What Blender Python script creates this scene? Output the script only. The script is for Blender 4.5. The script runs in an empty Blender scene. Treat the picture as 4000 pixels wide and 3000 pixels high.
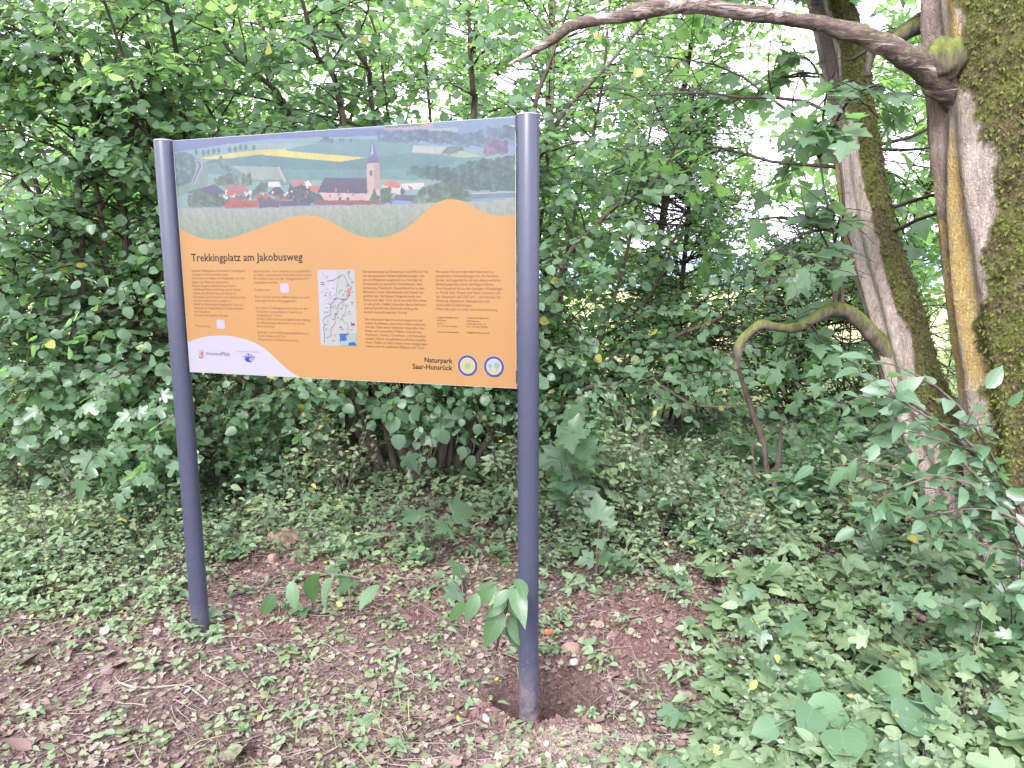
import bpy, math, random
import numpy as np
from mathutils import Matrix, Vector
R = math.radians
# ------------------------------------------------------------------ camera, sky, sun, exposure
sc = bpy.context.scene
col = sc.collection
PITCH, ROLL, FPX, HC = 0.1596, -0.0043, 2886.45, 1.5858
_F = np.array([0, math.cos(PITCH), -math.sin(PITCH)]); _R0 = np.array([1.0, 0, 0]); _U0 = np.cross(_R0, _F)
_R = _R0 * math.cos(ROLL) + _U0 * math.sin(ROLL); _U = -_R0 * math.sin(ROLL) + _U0 * math.cos(ROLL)
CAM = np.array([0, 0, HC])
cd = bpy.data.cameras.new("camera"); cam = bpy.data.objects.new("camera", cd); col.objects.link(cam)
cd.sensor_fit = 'HORIZONTAL'; cd.sensor_width = 36.0; cd.lens = FPX / 4000 * 36
cd.clip_start = 0.05; cd.clip_end = 3000
cam.matrix_world = Matrix(((_R[0], _U[0], -_F[0], 0), (_R[1], _U[1], -_F[1], 0), (_R[2], _U[2], -_F[2], HC), (0, 0, 0, 1)))
sc.camera = cam
SUN_EL, SUN_AZ = R(44), R(200)          # azimuth clockwise from +Y: behind the camera, a little to the left
w = bpy.data.worlds.new("World"); sc.world = w; w.use_nodes = True
nt = w.node_tree; nt.nodes.clear()
sky = nt.nodes.new("ShaderNodeTexSky"); sky.sky_type = 'NISHITA'; sky.sun_disc = False
sky.sun_elevation = SUN_EL; sky.sun_rotation = SUN_AZ; sky.dust_density = 4.0; sky.air_density = 1.0
hs = nt.nodes.new("ShaderNodeHueSaturation"); hs.inputs['Saturation'].default_value = 0.10
mx = nt.nodes.new("ShaderNodeMix"); mx.data_type = 'RGBA'; mx.inputs[0].default_value = 0.6
mx.inputs[7].default_value = (7.2, 7.1, 9.0, 1)        # even cloud cover over the sky
bg = nt.nodes.new("ShaderNodeBackground"); bg.inputs['Strength'].default_value = 0.15
out = nt.nodes.new("ShaderNodeOutputWorld")
nt.links.new(sky.outputs[0], hs.inputs['Color']); nt.links.new(hs.outputs[0], mx.inputs[6])
nt.links.new(mx.outputs[2], bg.inputs['Color']); nt.links.new(bg.outputs[0], out.inputs['Surface'])
sl = bpy.data.lights.new("sun", 'SUN'); sl.energy = 1.45; sl.angle = R(18); sl.color = (1.0, 0.97, 0.96)
so = bpy.data.objects.new("sun", sl); col.objects.link(so)
_d = Vector((math.sin(SUN_AZ) * math.cos(SUN_EL), math.cos(SUN_AZ) * math.cos(SUN_EL), math.sin(SUN_EL)))
so.rotation_euler = _d.to_track_quat('Z', 'Y').to_euler(); so.location = (0, -4, 8)
vs = sc.view_settings; vs.view_transform = 'Standard'; vs.look = 'None'; vs.gamma = 1.0; vs.use_curve_mapping = False
vs.exposure = 2.18
cy = sc.cycles; cy.max_bounces = 8; cy.diffuse_bounces = 6; cy.glossy_bounces = 2; cy.transmission_bounces = 10
cy.transparent_max_bounces = 4; cy.use_denoising = True; cy.caustics_reflective = False; cy.caustics_refractive = False

# ------------------------------------------------------------------ measuring helpers (photo sheet of 2212 x 1659)
def ray(px, py):
    return _F * FPX + _R * (px * 1.80832 - 2000) - _U * (py * 1.80832 - 1500)
def at(px, py, Y):
    r = ray(px, py); return CAM + r * (Y / r[1])
def gnd(px, py, z=0.0):
    r = ray(px, py); return CAM + r * ((z - HC) / r[2])
def pix(X):
    d = np.asarray(X, float) - CAM; z = d @ _F
    z = np.where(z < 0.05, 0.05, z)
    return (2000 + FPX * (d @ _R) / z) / 1.80832, (1500 - FPX * (d @ _U) / z) / 1.80832

# ------------------------------------------------------------------ object helpers
def tag(o, label=None, cat=None, group=None, kind=None):
    if label: o["label"] = label
    if cat: o["category"] = cat
    if group: o["group"] = group
    if kind: o["kind"] = kind
    return o
def empty(name, loc=(0, 0, 0)):
    o = bpy.data.objects.new(name, None); col.objects.link(o); o.location = loc; o.empty_display_size = 0.1
    return o
def link(name, me, parent=None):
    o = bpy.data.objects.new(name, me); col.objects.link(o)
    if parent is not None:
        o.parent = parent
        o.matrix_parent_inverse = parent_inv(parent)
    return o
def parent_inv(p):
    m = Matrix.Translation(p.location) @ p.rotation_euler.to_matrix().to_4x4()
    q = p.parent
    return m.inverted() if q is None else Matrix.Translation((0, 0, 0))
def mesh(name, V, F, mat, smooth=True, attrs=None):
    """V (n,3), F list of (k,m) int arrays"""
    me = bpy.data.meshes.new(name)
    V = np.asarray(V, np.float32)
    Fs = F if isinstance(F, list) else [F]
    Fs = [np.asarray(f, np.int32) for f in Fs if len(f)]
    me.vertices.add(len(V)); me.vertices.foreach_set("co", V.ravel())
    nl = sum(f.size for f in Fs); npoly = sum(len(f) for f in Fs)
    me.loops.add(nl); me.loops.foreach_set("vertex_index", np.concatenate([f.ravel() for f in Fs]))
    tot = np.concatenate([np.full(len(f), f.shape[1], np.int32) for f in Fs])
    me.polygons.add(npoly)
    me.polygons.foreach_set("loop_start", np.concatenate([[0], np.cumsum(tot)[:-1]]).astype(np.int32))
    me.polygons.foreach_set("loop_total", tot)
    me.polygons.foreach_set("use_smooth", np.full(npoly, smooth))
    me.update(calc_edges=True); me.validate()
    for k, v in (attrs or {}).items():
        v = np.asarray(v, np.float32)
        if v.ndim == 1:
            a = me.attributes.new(k, 'FLOAT', 'POINT'); a.data.foreach_set("value", v)
        elif v.shape[1] == 3:
            a = me.attributes.new(k, 'FLOAT_VECTOR', 'POINT'); a.data.foreach_set("vector", v.ravel())
        else:
            a = me.attributes.new(k, 'FLOAT_COLOR', 'POINT'); a.data.foreach_set("color", v.ravel())
    if mat is not None: me.materials.append(mat)
    return me
def nrm(v):
    v = np.asarray(v, float); return v / np.maximum(np.linalg.norm(v, axis=-1, keepdims=True), 1e-9)
_rn = np.random.default_rng(5)
_NW = [(nrm(_rn.normal(size=3)) * f, _rn.uniform(0, 6.28), 1 / f ** 0.8) for f in (1, 1.3, 1.9, 2.3, 3.1, 4.3, 5.2, 7.1, 9.3, 12.1) for _ in (0, 1)]
def noise(P, scale=1.0):
    P = np.asarray(P, float) * scale; s = np.zeros(len(P)); t = 0
    for k, ph, a in _NW:
        s += a * np.sin(P @ k + ph + 1.3 * np.sin(P @ k[::-1] * 0.7 + ph)); t += a
    return s / t * 2.2

# ------------------------------------------------------------------ materials
def lin(c):
    c = np.asarray(c, float) / 255.0
    return tuple(np.where(c <= 0.04045, c / 12.92, ((c + 0.055) / 1.055) ** 2.4))
class NT:
    def __init__(s, name):
        s.m = bpy.data.materials.new(name); s.m.use_nodes = True; s.t = s.m.node_tree; s.t.nodes.clear()
        s.o = s.t.nodes.new("ShaderNodeOutputMaterial")
    def n(s, typ, **kw):
        x = s.t.nodes.new("ShaderNode" + typ)
        for k, v in kw.items(): setattr(x, k, v)
        return x
    def l(s, a, b): s.t.links.new(a, b)
    def val(s, sock, v):
        if hasattr(v, 'is_linked') or hasattr(v, 'links'): s.l(v, sock)
        else: sock.default_value = v
    def mix(s, f, a, b, blend='MIX'):
        x = s.n("Mix", data_type='RGBA', blend_type=blend)
        s.val(x.inputs[0], f); 
        for i, v in ((6, a), (7, b)):
            if isinstance(v, (tuple, list)): x.inputs[i].default_value = (*v[:3], 1)
            else: s.l(v, x.inputs[i])
        return x.outputs[2]
    def math(s, op, a, b=0.0, c=0.0):
        x = s.n("Math", operation=op); s.val(x.inputs[0], a); s.val(x.inputs[1], b); s.val(x.inputs[2], c); return x.outputs[0]
    def ramp(s, f, lo, hi, a=0.0, b=1.0):
        x = s.n("MapRange"); s.val(x.inputs[0], f); x.inputs[1].default_value = lo; x.inputs[2].default_value = hi
        x.inputs[3].default_value = a; x.inputs[4].default_value = b; return x.outputs[0]
    def noise(s, scale, detail=4, rough=0.6, vec=None, dist=0.0):
        x = s.n("TexNoise"); x.inputs['Scale'].default_value = scale; x.inputs['Detail'].default_value = detail
        x.inputs['Roughness'].default_value = rough; x.inputs['Distortion'].default_value = dist
        s.l(vec if vec is not None else s.pos(), x.inputs['Vector']); return x.outputs[0]
    def pos(s):
        if not hasattr(s, '_p'): s._p = s.n("NewGeometry").outputs['Position']
        return s._p
    def attr(s, name, kind='Fac'):
        x = s.n("Attribute", attribute_name=name); return x.outputs[kind]
    def bsdf(s, colr, rough=0.6, spec=0.3, bump=None, dist=0.01, strength=1.0, metallic=0.0, coat=0.0):
        b = s.n("BsdfPrincipled")
        if isinstance(colr, (tuple, list)): b.inputs['Base Color'].default_value = (*colr[:3], 1)
        else: s.l(colr, b.inputs['Base Color'])
        s.val(b.inputs['Roughness'], rough); b.inputs['Specular IOR Level'].default_value = spec; b.inputs['Metallic'].default_value = metallic
        b.inputs['Coat Weight'].default_value = coat
        if bump is not None:
            k = s.n("Bump"); k.inputs['Distance'].default_value = dist; k.inputs['Strength'].default_value = strength
            s.l(bump, k.inputs['Height']); s.l(k.outputs[0], b.inputs['Normal'])
        return b
    def done(s, sh):
        s.l(sh.outputs[0], s.o.inputs['Surface']); return s.m
def flat(name, c, rough=0.5, spec=0.3):
    t = NT(name); n1 = t.noise(3.0, 3)
    cc = t.mix(t.ramp(n1, 0.35, 0.65), tuple(0.96 * x for x in c), c)
    return t.done(t.bsdf(cc, rough, spec))
def leafmat(name, dark, light, trans, rough=0.42, spec=0.4, tw=0.35, yellow=None, vein=True):
    t = NT(name)
    oi = t.n("ObjectInfo").outputs['Random']
    r = t.math('FRACT', t.math('ADD', t.attr("tint"), oi))
    c = t.mix(r, dark, light)
    big = t.noise(1.7, 2)
    c = t.mix(t.ramp(big, 0.3, 0.7, 0.0, 0.45), c, tuple(x * y for x, y in zip(dark, (0.85, 0.9, 0.9))))
    if yellow is not None:
        c = t.mix(t.ramp(r, 0.986, 0.992), c, yellow)
    if vein:
        sx = t.n("SeparateXYZ"); t.l(t.attr("lco", 'Vector'), sx.inputs[0])
        ax = t.math('ABSOLUTE', sx.outputs[0]); vs_ = 0.45
        mid = t.ramp(ax, 0.0, 0.022, 1.0, 0.0)
        side = t.math('SINE', t.math('MULTIPLY', t.math('SUBTRACT', sx.outputs[1], t.math('MULTIPLY', ax, 0.75)), 46.0))
        vn = t.math('MAXIMUM', mid, t.ramp(side, 0.86, 1.0, 0.0, 0.55))
        if vein == 'fan':
            th = t.math('ARCTAN2', sx.outputs[0], t.math('ADD', sx.outputs[1], 0.02)); rr_ = t.math('SQRT', t.math('ADD', t.math('MULTIPLY', ax, ax), t.math('MULTIPLY', sx.outputs[1], sx.outputs[1])))
            vn = t.ramp(t.math('MULTIPLY', t.math('ABSOLUTE', t.math('SINE', t.math('MULTIPLY', th, 4.0))), rr_), 0.0, 0.07, 1.0, 0.0)
        c = t.mix(t.math('MULTIPLY', vn, 0.30 if vein == 'soft' else 0.45), c, tuple(min(1, x * 1.6 + 0.02) for x in light))
    # tiny blemishes
    bl = t.noise(55.0, 2)
    c = t.mix(t.ramp(bl, 0.68, 0.8, 0.0, 0.5), c, (0.16, 0.15, 0.07))
    b = t.bsdf(c, rough, spec)
    tr = t.n("BsdfTranslucent")
    t.l(t.mix(r, trans, tuple(min(1, x * 1.35) for x in trans)), tr.inputs['Color'])
    ms = t.n("MixShader"); ms.inputs[0].default_value = tw
    t.l(b.outputs[0], ms.inputs[1]); t.l(tr.outputs[0], ms.inputs[2])
    return t.done(ms)
def barkmat(name, a, b, moss=0.0, scale=30.0):
    t = NT(name)
    v = t.n("Mapping"); v.inputs['Scale'].default_value = (1, 1, 0.3); t.l(t.pos(), v.inputs[0])
    n1 = t.noise(scale, 5, 0.7, v.outputs[0]); n2 = t.noise(6.0, 3)
    c = t.mix(t.ramp(n1, 0.35, 0.65), a, b)
    if moss > 0:
        g = t.n("NewGeometry"); s = t.n("SeparateXYZ"); t.l(g.outputs['Normal'], s.inputs[0])
        m = t.math('MULTIPLY', t.ramp(t.math('ADD', s.outputs[2], t.math('ADD', t.math('MULTIPLY', n2, 1.0), t.math('MULTIPLY', n1, .8))), 0.55, 1.35), moss)
        c = t.mix(m, c, t.mix(t.ramp(n1, .35, .65), (.045, .055, .014), (.12, .135, .035)))
    else:
        c = t.mix(t.ramp(n2, 0.5, 0.7, 0, 0.35), c, (0.16, 0.17, 0.13))
    return t.done(t.bsdf(c, 0.85, 0.15, n1, 0.006))
GAPS = [(1440, 455, 50, 45), (1700, 480, 32, 46), (1520, 395, 24, 16), (1640, 320, 20, 20), (1945, 335, 42, 46), (1235, 60, 24, 22), (1090, 175, 22, 18), (985, 60, 20, 16), (1120, 150, 20, 18), (1300, 215, 20, 20), (1420, 290, 26, 22), (1480, 560, 34, 24), (1385, 525, 22, 16), (950, 130, 16, 12), (1250, 300, 15, 18), (1590, 150, 20, 16), (40, 260, 12, 8), (200, 400, 14, 8), (1900, 60, 22, 26), (1820, 715, 40, 30), (2020, 720, 22, 40), (1560, 740, 26, 22), (1650, 440, 20, 16), (1350, 640, 18, 12), (70, 300, 8, 6), (270, 400, 8, 10), (1060, 215, 12, 9), (1180, 240, 12, 9), (760, 120, 9, 8), (560, 60, 9, 7), (1335, 120, 12, 10), (1480, 180, 14, 12), (1560, 300, 16, 14), (870, 60, 10, 8), (430, 110, 7, 6)]
# ------------------------------------------------------------------ geometry builders
def tube(paths, sides=5):
    """paths: list of (pts (n,3), radii (n,)) -> V, [quads], t"""
    Vs, Fs, off = [], [], 0
    th = np.arange(sides) / sides * 2 * np.pi; ct, st = np.cos(th), np.sin(th)
    for P, r in paths:
        P = np.asarray(P, float); n = len(P); r = np.broadcast_to(np.asarray(r, float), (n,))
        T = np.gradient(P, axis=0); T = nrm(T)
        ref = np.array([0, 0, 1.0]) if abs(T[:, 2].mean()) < 0.8 else np.array([1.0, 0, 0])
        A = nrm(np.cross(T, ref)); B = np.cross(T, A)
        ring = P[:, None, :] + r[:, None, None] * (A[:, None, :] * ct[None, :, None] + B[:, None, :] * st[None, :, None])
        Vs.append(ring.reshape(-1, 3))
        i = np.arange(n - 1)[:, None] * sides; j = np.arange(sides)[None, :]; j2 = (j + 1) % sides
        q = np.stack([i + j, i + j2, i + sides + j2, i + sides + j], -1).reshape(-1, 4) + off
        Fs.append(q); off += n * sides
    return np.concatenate(Vs), np.concatenate(Fs)
def smooth_path(P, r, n):
    P = np.asarray(P, float); r = np.asarray(r, float)
    m = len(P)
    if m < 3:
        t = np.linspace(0, 1, n)[:, None]; return P[0] * (1 - t) + P[-1] * t, r[0] * (1 - t[:, 0]) + r[-1] * t[:, 0]
    d = np.concatenate([[0], np.cumsum(np.linalg.norm(np.diff(P, axis=0), axis=1))])
    tt = np.linspace(0, d[-1], n)
    E = np.concatenate([[2 * P[0] - P[1]], P, [2 * P[-1] - P[-2]]])
    out = np.zeros((n, 3))
    k = np.clip(np.searchsorted(d, tt, side='right') - 1, 0, m - 2)
    u = ((tt - d[k]) / np.maximum(d[k + 1] - d[k], 1e-9))[:, None]
    p0, p1, p2, p3 = E[k], E[k + 1], E[k + 2], E[k + 3]
    out = 0.5 * (2 * p1 + (p2 - p0) * u + (2 * p0 - 5 * p1 + 4 * p2 - p3) * u ** 2 + (3 * p1 - p0 - 3 * p2 + p3) * u ** 3)
    return out, np.interp(tt, d, r)
# leaf blanks: unit length along +Y, normal +Z
def blade(stations, fold=0.25, droop=0.25, wave=0.0, skew=0.0):
    V, Q, T = [], [], []
    for k, (t, w) in enumerate(stations):
        z = -droop * t * t
        V += [(-w, t - 0.08 * w * (t < 0.2), z + fold * w + wave * math.sin(9 * t)), (skew * t * t, t, z), (w, t - 0.08 * w * (t < 0.2), z + fold * w - wave * math.sin(9 * t))]
    for k in range(len(stations) - 1):
        a = 3 * k
        if stations[k + 1][1] <= 1e-6: T += [(a, a + 1, a + 4), (a + 1, a + 2, a + 4)]
        elif stations[k][1] <= 1e-6: T += [(a + 1, a + 4, a + 3), (a + 1, a + 5, a + 4)]
        else: Q += [(a, a + 1, a + 4, a + 3), (a + 1, a + 2, a + 5, a + 4)]
    V = np.array(V, float); used = np.unique(np.concatenate([np.array(Q, int).ravel(), np.array(T, int).ravel()]))
    mp = -np.ones(len(V), int); mp[used] = np.arange(len(used))
    return V[used], [mp[np.array(f, int)] for f in (Q, T) if len(f)]
def fan(outline, cup=0.15, droop=0.2, centre=(0, 0.12)):
    """outline: right half from base to tip"""
    r = list(outline); l = [(-x, y) for x, y in reversed(r[:-1]) if abs(x) > 1e-6]
    pts = r + l
    P = np.array([centre] + pts, float); z = cup * np.abs(P[:, 0]) - droop * np.clip(P[:, 1], 0, 2) ** 2 + 0.03 * np.sin(7 * P[:, 0] + 5 * P[:, 1])
    V = np.column_stack([P, z]); n = len(pts)
    return V, [np.array([(0, 1 + i, 1 + (i + 1) % n) for i in range(n)])]
HAZ = [(0, .10), (.10, .36), (.35, .47), (.62, .43), (.84, .24), (1, 0)]
OVA = [(0, 0), (.15, .19), (.4, .27), (.7, .19), (1, 0)]
CHE = [(0, 0), (.12, .15), (.35, .24), (.6, .22), (.83, .11), (1, 0)]
MAPLE = [(0, 0), (.16, -.10), (.40, -.10), (.33, .06), (.56, .22), (.60, .46), (.40, .42), (.26, .46), (.34, .66), (.22, .70), (.14, .82), (0, 1.02)]
FMAP = [(0, 0), (.20, -.06), (.42, .02), (.28, .18), (.50, .36), (.46, .52), (.20, .48), (.22, .72), (.15, .90), (0, .93)]
ROUND = [(0, .02), (.28, -.10), (.50, .16), (.46, .52), (.26, .80), (0, .90)]
def variants(f, n=4, seed=0, **kw):
    g = random.Random(seed); return [f(g) for _ in range(n)]
PROTO = dict(
    hazel=[blade(HAZ, f, d, w, s) for f, d, w, s in ((.22, .2, .02, .03), (.05, .35, .03, -.05), (.35, .1, -.03, .06), (-.1, .3, .02, 0))],
    hazel_lo=[blade([(0, .12), (.3, .46), (.7, .38), (1, 0)], f, d) for f, d in ((.22, .2), (.0, .35), (.35, .1))],
    ovate=[blade(OVA, f, d, w) for f, d, w in ((.3, .2, .0), (.15, .4, .02), (.45, .05, -.02))],
    cherry=[blade(CHE, f, d, w, s) for f, d, w, s in ((.3, .45, .02, .04), (.15, .25, .02, -.05), (.4, .6, -.02, 0))],
    maple=[fan(MAPLE, c, d) for c, d in ((.15, .2), (-.05, .35), (.25, .05))],
    fmaple=[fan(FMAP, c, d) for c, d in ((.15, .2), (-.1, .3), (.25, .1))],
    round=[fan(ROUND, c, d, (0, .08)) for c, d in ((.12, .1), (.3, .2), (-.05, .2))],
    tiny=[blade([(0, 0), (.45, .3), (1, 0)], .25, .2), blade([(0, 0), (.5, .26), (1, 0)], 0., .3)],
    big=[blade([(0, .14), (.08, .33), (.28, .45), (.52, .43), (.75, .29), (.9, .13), (1, 0)], f, d, w) for f, d, w in ((.2, .25, .03), (.1, .45, -.03), (.32, .1, .03))],
    dead=[fan(ROUND, .5, -.3), fan(FMAP, .6, .5), blade(OVA, .7, -.5), blade(HAZ, .5, .7, .06)],
    grass=[blade([(0, .012), (.4, .014), (.75, .009), (1, 0)], .3, d) for d in (.3, .7, 1.1)],
    chip=[(np.array([(-.3, 0, 0), (.3, .05, .08), (.22, 1, .02), (-.2, .9, .1)]), [np.array([(0, 1, 2, 3)])]), (np.array([(-.5, 0, 0), (.45, -.1, .1), (.5, .7, 0), (-.3, .9, .15)]), [np.array([(0, 1, 2, 3)])])],
)
def frames(axis, normal):
    Y = nrm(axis); X = nrm(np.cross(Y, normal)); Z = np.cross(X, Y); return X, Y, Z
class Leaves:
    def __init__(s): s.p, s.a, s.n, s.s = [], [], [], []
    def add(s, p, a, n, sz):
        s.p.append(np.atleast_2d(p)); s.a.append(np.atleast_2d(a)); s.n.append(np.atleast_2d(n)); s.s.append(np.atleast_1d(sz))
    def arr(s): return np.concatenate(s.p), np.concatenate(s.a), np.concatenate(s.n), np.concatenate(s.s)
def leaf_mesh(name, protos, P, A, N, S, mat, rng):
    X, Y, Z = frames(A, N); M = len(P)
    kind = rng.integers(0, len(protos), M); Vs, Fs, tint, lco, off = [], {}, [], [], 0
    tv = rng.random(M)
    for k, (pv, pf) in enumerate(protos):
        ix = np.nonzero(kind == k)[0]
        if not len(ix): continue
        wx = rng.uniform(0.88, 1.12, len(ix))[:, None, None]
        V = P[ix, None, :] + S[ix, None, None] * (pv[None, :, 0:1] * X[ix, None, :] * wx + pv[None, :, 1:2] * Y[ix, None, :] + pv[None, :, 2:3] * Z[ix, None, :] * rng.uniform(0.6, 1.4, len(ix))[:, None, None])
        nv = len(pv); Vs.append(V.reshape(-1, 3)); tint.append(np.repeat(tv[ix], nv)); lco.append(np.tile(pv, (len(ix), 1)))
        for f in pf:
            g = (f[None] + (np.arange(len(ix)) * nv)[:, None, None] + off).reshape(-1, f.shape[1])
            Fs.setdefault(f.shape[1], []).append(g)
        off += nv * len(ix)
    return mesh(name, np.concatenate(Vs), [np.concatenate(v) for v in Fs.values()], mat, True, dict(tint=np.concatenate(tint), lco=np.concatenate(lco)))
_PM = {}
def leaf_objects(parent, protos_name, P, A, N, S, mat, rng, name="leaf"):
    """each leaf a part of its own, mesh data shared"""
    protos = PROTO[protos_name]; X, Y, Z = frames(A, N)
    inv = parent_inv(parent)
    for i in range(len(P)):
        k = int(rng.integers(0, len(protos))); key = (protos_name, k, mat.name)
        if key not in _PM:
            pv, pf = protos[k]; by = {}
            for f in pf: by.setdefault(f.shape[1], []).append(f)
            _PM[key] = mesh("leaf_blade", pv, [np.concatenate(v) for v in by.values()], mat, True, dict(tint=np.zeros(len(pv)), lco=pv))
        o = bpy.data.objects.new(name, _PM[key]); col.objects.link(o); o.parent = parent; o.matrix_parent_inverse = inv
        s = S[i]; x, y, z, p = X[i] * s, Y[i] * s, Z[i] * s, P[i]
        o.matrix_basis = Matrix(((x[0], y[0], z[0], p[0]), (x[1], y[1], z[1], p[1]), (x[2], y[2], z[2], p[2]), (0, 0, 0, 1)))
def in_view(P, m=60):
    u, v = pix(P); d = (P - CAM) @ _F
    return (u > -m) & (u < 2212 + m) & (v > -m) & (v < 1659 + m) & (d > 0.3)
def foliage(parent, proto, L, mat, rng, n_parts=0, lo=None, name="foliage", box=None, gaps=True):
    P, A, N, S = L.arr() if isinstance(L, Leaves) else L
    P = np.asarray(P)
    if gaps:
        u, v = pix(P); cut = np.zeros(len(P), bool)
        for cx, cy_, rx, ry in GAPS: cut |= ((u - cx) / rx) ** 2 + ((v - cy_) / ry) ** 2 < rng.uniform(.75, 1.25, len(P))
        ok = ~(cut & (rng.random(len(P)) < .93)); P, A, N, S = P[ok], A[ok], N[ok], S[ok]
    if n_parts:
        d = np.linalg.norm(P - CAM, axis=1) / S; d = np.where(in_view(P, -10), d, 1e9)
        if box is not None:
            u, v = pix(P); d = np.where((u > box[0]) & (u < box[1]) & (v > box[2]) & (v < box[3]), d, 1e9)
        order = np.argsort(d); near = order[:n_parts]; near = near[d[near] < 1e8]
        leaf_objects(parent, proto, P[near], A[near], N[near], S[near], mat, rng)
        keep = np.ones(len(P), bool); keep[near] = False; P, A, N, S = P[keep], A[keep], N[keep], S[keep]
    if len(P):
        o = link(name, leaf_mesh(name, PROTO[lo or proto], P, A, N, S, mat, rng), parent); o["kind"] = "stuff"; return o
def stem_mesh(parent, pts, rad, mat, name="stem", sides=8, n=24, rough=0.06, rng=None, label=None):
    P, r = smooth_path(pts, rad, n)
    V, F = tube([(P, r)], sides)
    if rough and rng is not None:
        c = np.repeat(P, sides, axis=0); V = c + (V - c) * (1 + rough * 3 * noise(V, 14.0))[:, None]
    F = [F, np.array([list(range(sides))[::-1]]), np.array([list(range(len(V) - sides, len(V)))])]
    o = link(name, mesh(name, V, F, mat), parent)
    if label: o["label"] = label
    return o, P, r
def curve(rng, p0, d0, L, n, droop=0.0, wob=0.12, up=0.0):
    p = np.array(p0, float); d = nrm(np.array(d0, float)); out = [p.copy()]
    for k in range(n - 1):
        d = nrm(d + rng.normal(size=3) * wob + np.array([0, 0, up - droop * (k + 1) / n])); p = p + d * (L / (n - 1)); out.append(p.copy())
    return np.array(out)
def twig_leaves(rng, L, pts, size, spacing=0.05, start=0.15, face=0.45, jit=0.45, tipdroop=0.12, up=0.8):
    d = np.diff(pts, axis=0); seg = np.linalg.norm(d, axis=1); tot = seg.sum(); cum = np.concatenate([[0], np.cumsum(seg)])
    n = max(2, int(tot * (1 - start) / spacing)); t = np.linspace(start * tot, tot, n) + rng.normal(size=n) * spacing * 0.2
    t = np.clip(t, 0, tot); k = np.clip(np.searchsorted(cum, t) - 1, 0, len(d) - 1)
    pos = pts[k] + d[k] * ((t - cum[k]) / np.maximum(seg[k], 1e-9))[:, None]; dr = nrm(d[k])
    side = nrm(np.cross(dr, [0, 0, 1.0]) + 1e-6) * np.where(np.arange(n) % 2, 1, -1)[:, None]
    side[-1] *= 0.1
    a = nrm(side * rng.uniform(0.5, 1.0, n)[:, None] + dr * rng.uniform(0.3, 0.8, n)[:, None] + np.array([0, 0, -tipdroop]) + rng.normal(size=(n, 3)) * 0.2)
    nn = nrm(np.array([0, -face, up]) + rng.normal(size=(n, 3)) * jit)
    s = size * rng.uniform(0.55, 1.2, n)
    L.add(pos + a * 0.012 + rng.normal(size=(n, 3)) * 0.008, a, nn, s)
def side_growth(rng, L, tw, P, r, start, spacing, blen, bias=None, leaf=0.075, twig_sp=0.11, leaf_sp=0.05, keep=None, flat=0.5, **kw):
    """side branches along a stem, twigs on each branch, leaves on the twigs"""
    seg = np.linalg.norm(np.diff(P, axis=0), axis=1); cum = np.concatenate([[0], np.cumsum(seg)]); tot = cum[-1]
    t = start * tot
    while t < tot:
        k = min(np.searchsorted(cum, t), len(P) - 1); p = P[k]; T = nrm(P[min(k + 1, len(P) - 1)] - P[max(k - 1, 0)])
        d = nrm(np.cross(T, nrm(rng.normal(size=3)))); d = nrm(d * np.array([1, 1, flat]) + 0.55 * T + (np.array(bias) if bias is not None else 0))
        bl = rng.uniform(*blen) * (1 - 0.45 * t / tot)
        br = curve(rng, p, d, bl, 7, droop=0.22, wob=0.10)
        if keep is None or keep(br[3]):
            rr = min(r[k] * 0.55, 0.006 + 0.006 * bl)
            tw.append((br, np.linspace(rr, 0.0022, 7)))
            q = 0.12 * bl
            while q < bl:
                i = min(int(q / bl * 6), 5); bp = br[i] + (br[i + 1] - br[i]) * (q / bl * 6 - i); bd = nrm(br[i + 1] - br[i])
                sd = nrm(np.cross(bd, [0, 0, 1.0])) * (1 if rng.random() < .5 else -1)
                tl = rng.uniform(0.10, 0.34)
                tp = curve(rng, bp, nrm(sd + 0.6 * bd + rng.normal(size=3) * 0.25), tl, 4, droop=0.2, wob=0.12)
                if keep is None or keep(tp[2]):
                    tw.append((tp, np.linspace(0.0028, 0.0014, 4))); twig_leaves(rng, L, tp, leaf, leaf_sp, **kw)
                q += twig_sp * rng.uniform(0.6, 1.4)
            twig_leaves(rng, L, br[3:], leaf, leaf_sp, **kw)
        t += spacing * rng.uniform(0.6, 1.4)
def twigs(parent, tw, mat, name="twigs", sides=3):
    if tw:
        V, F = tube(tw, sides); o = link(name, mesh(name, V, F, mat), parent); o["kind"] = "stuff"; return o
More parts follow.
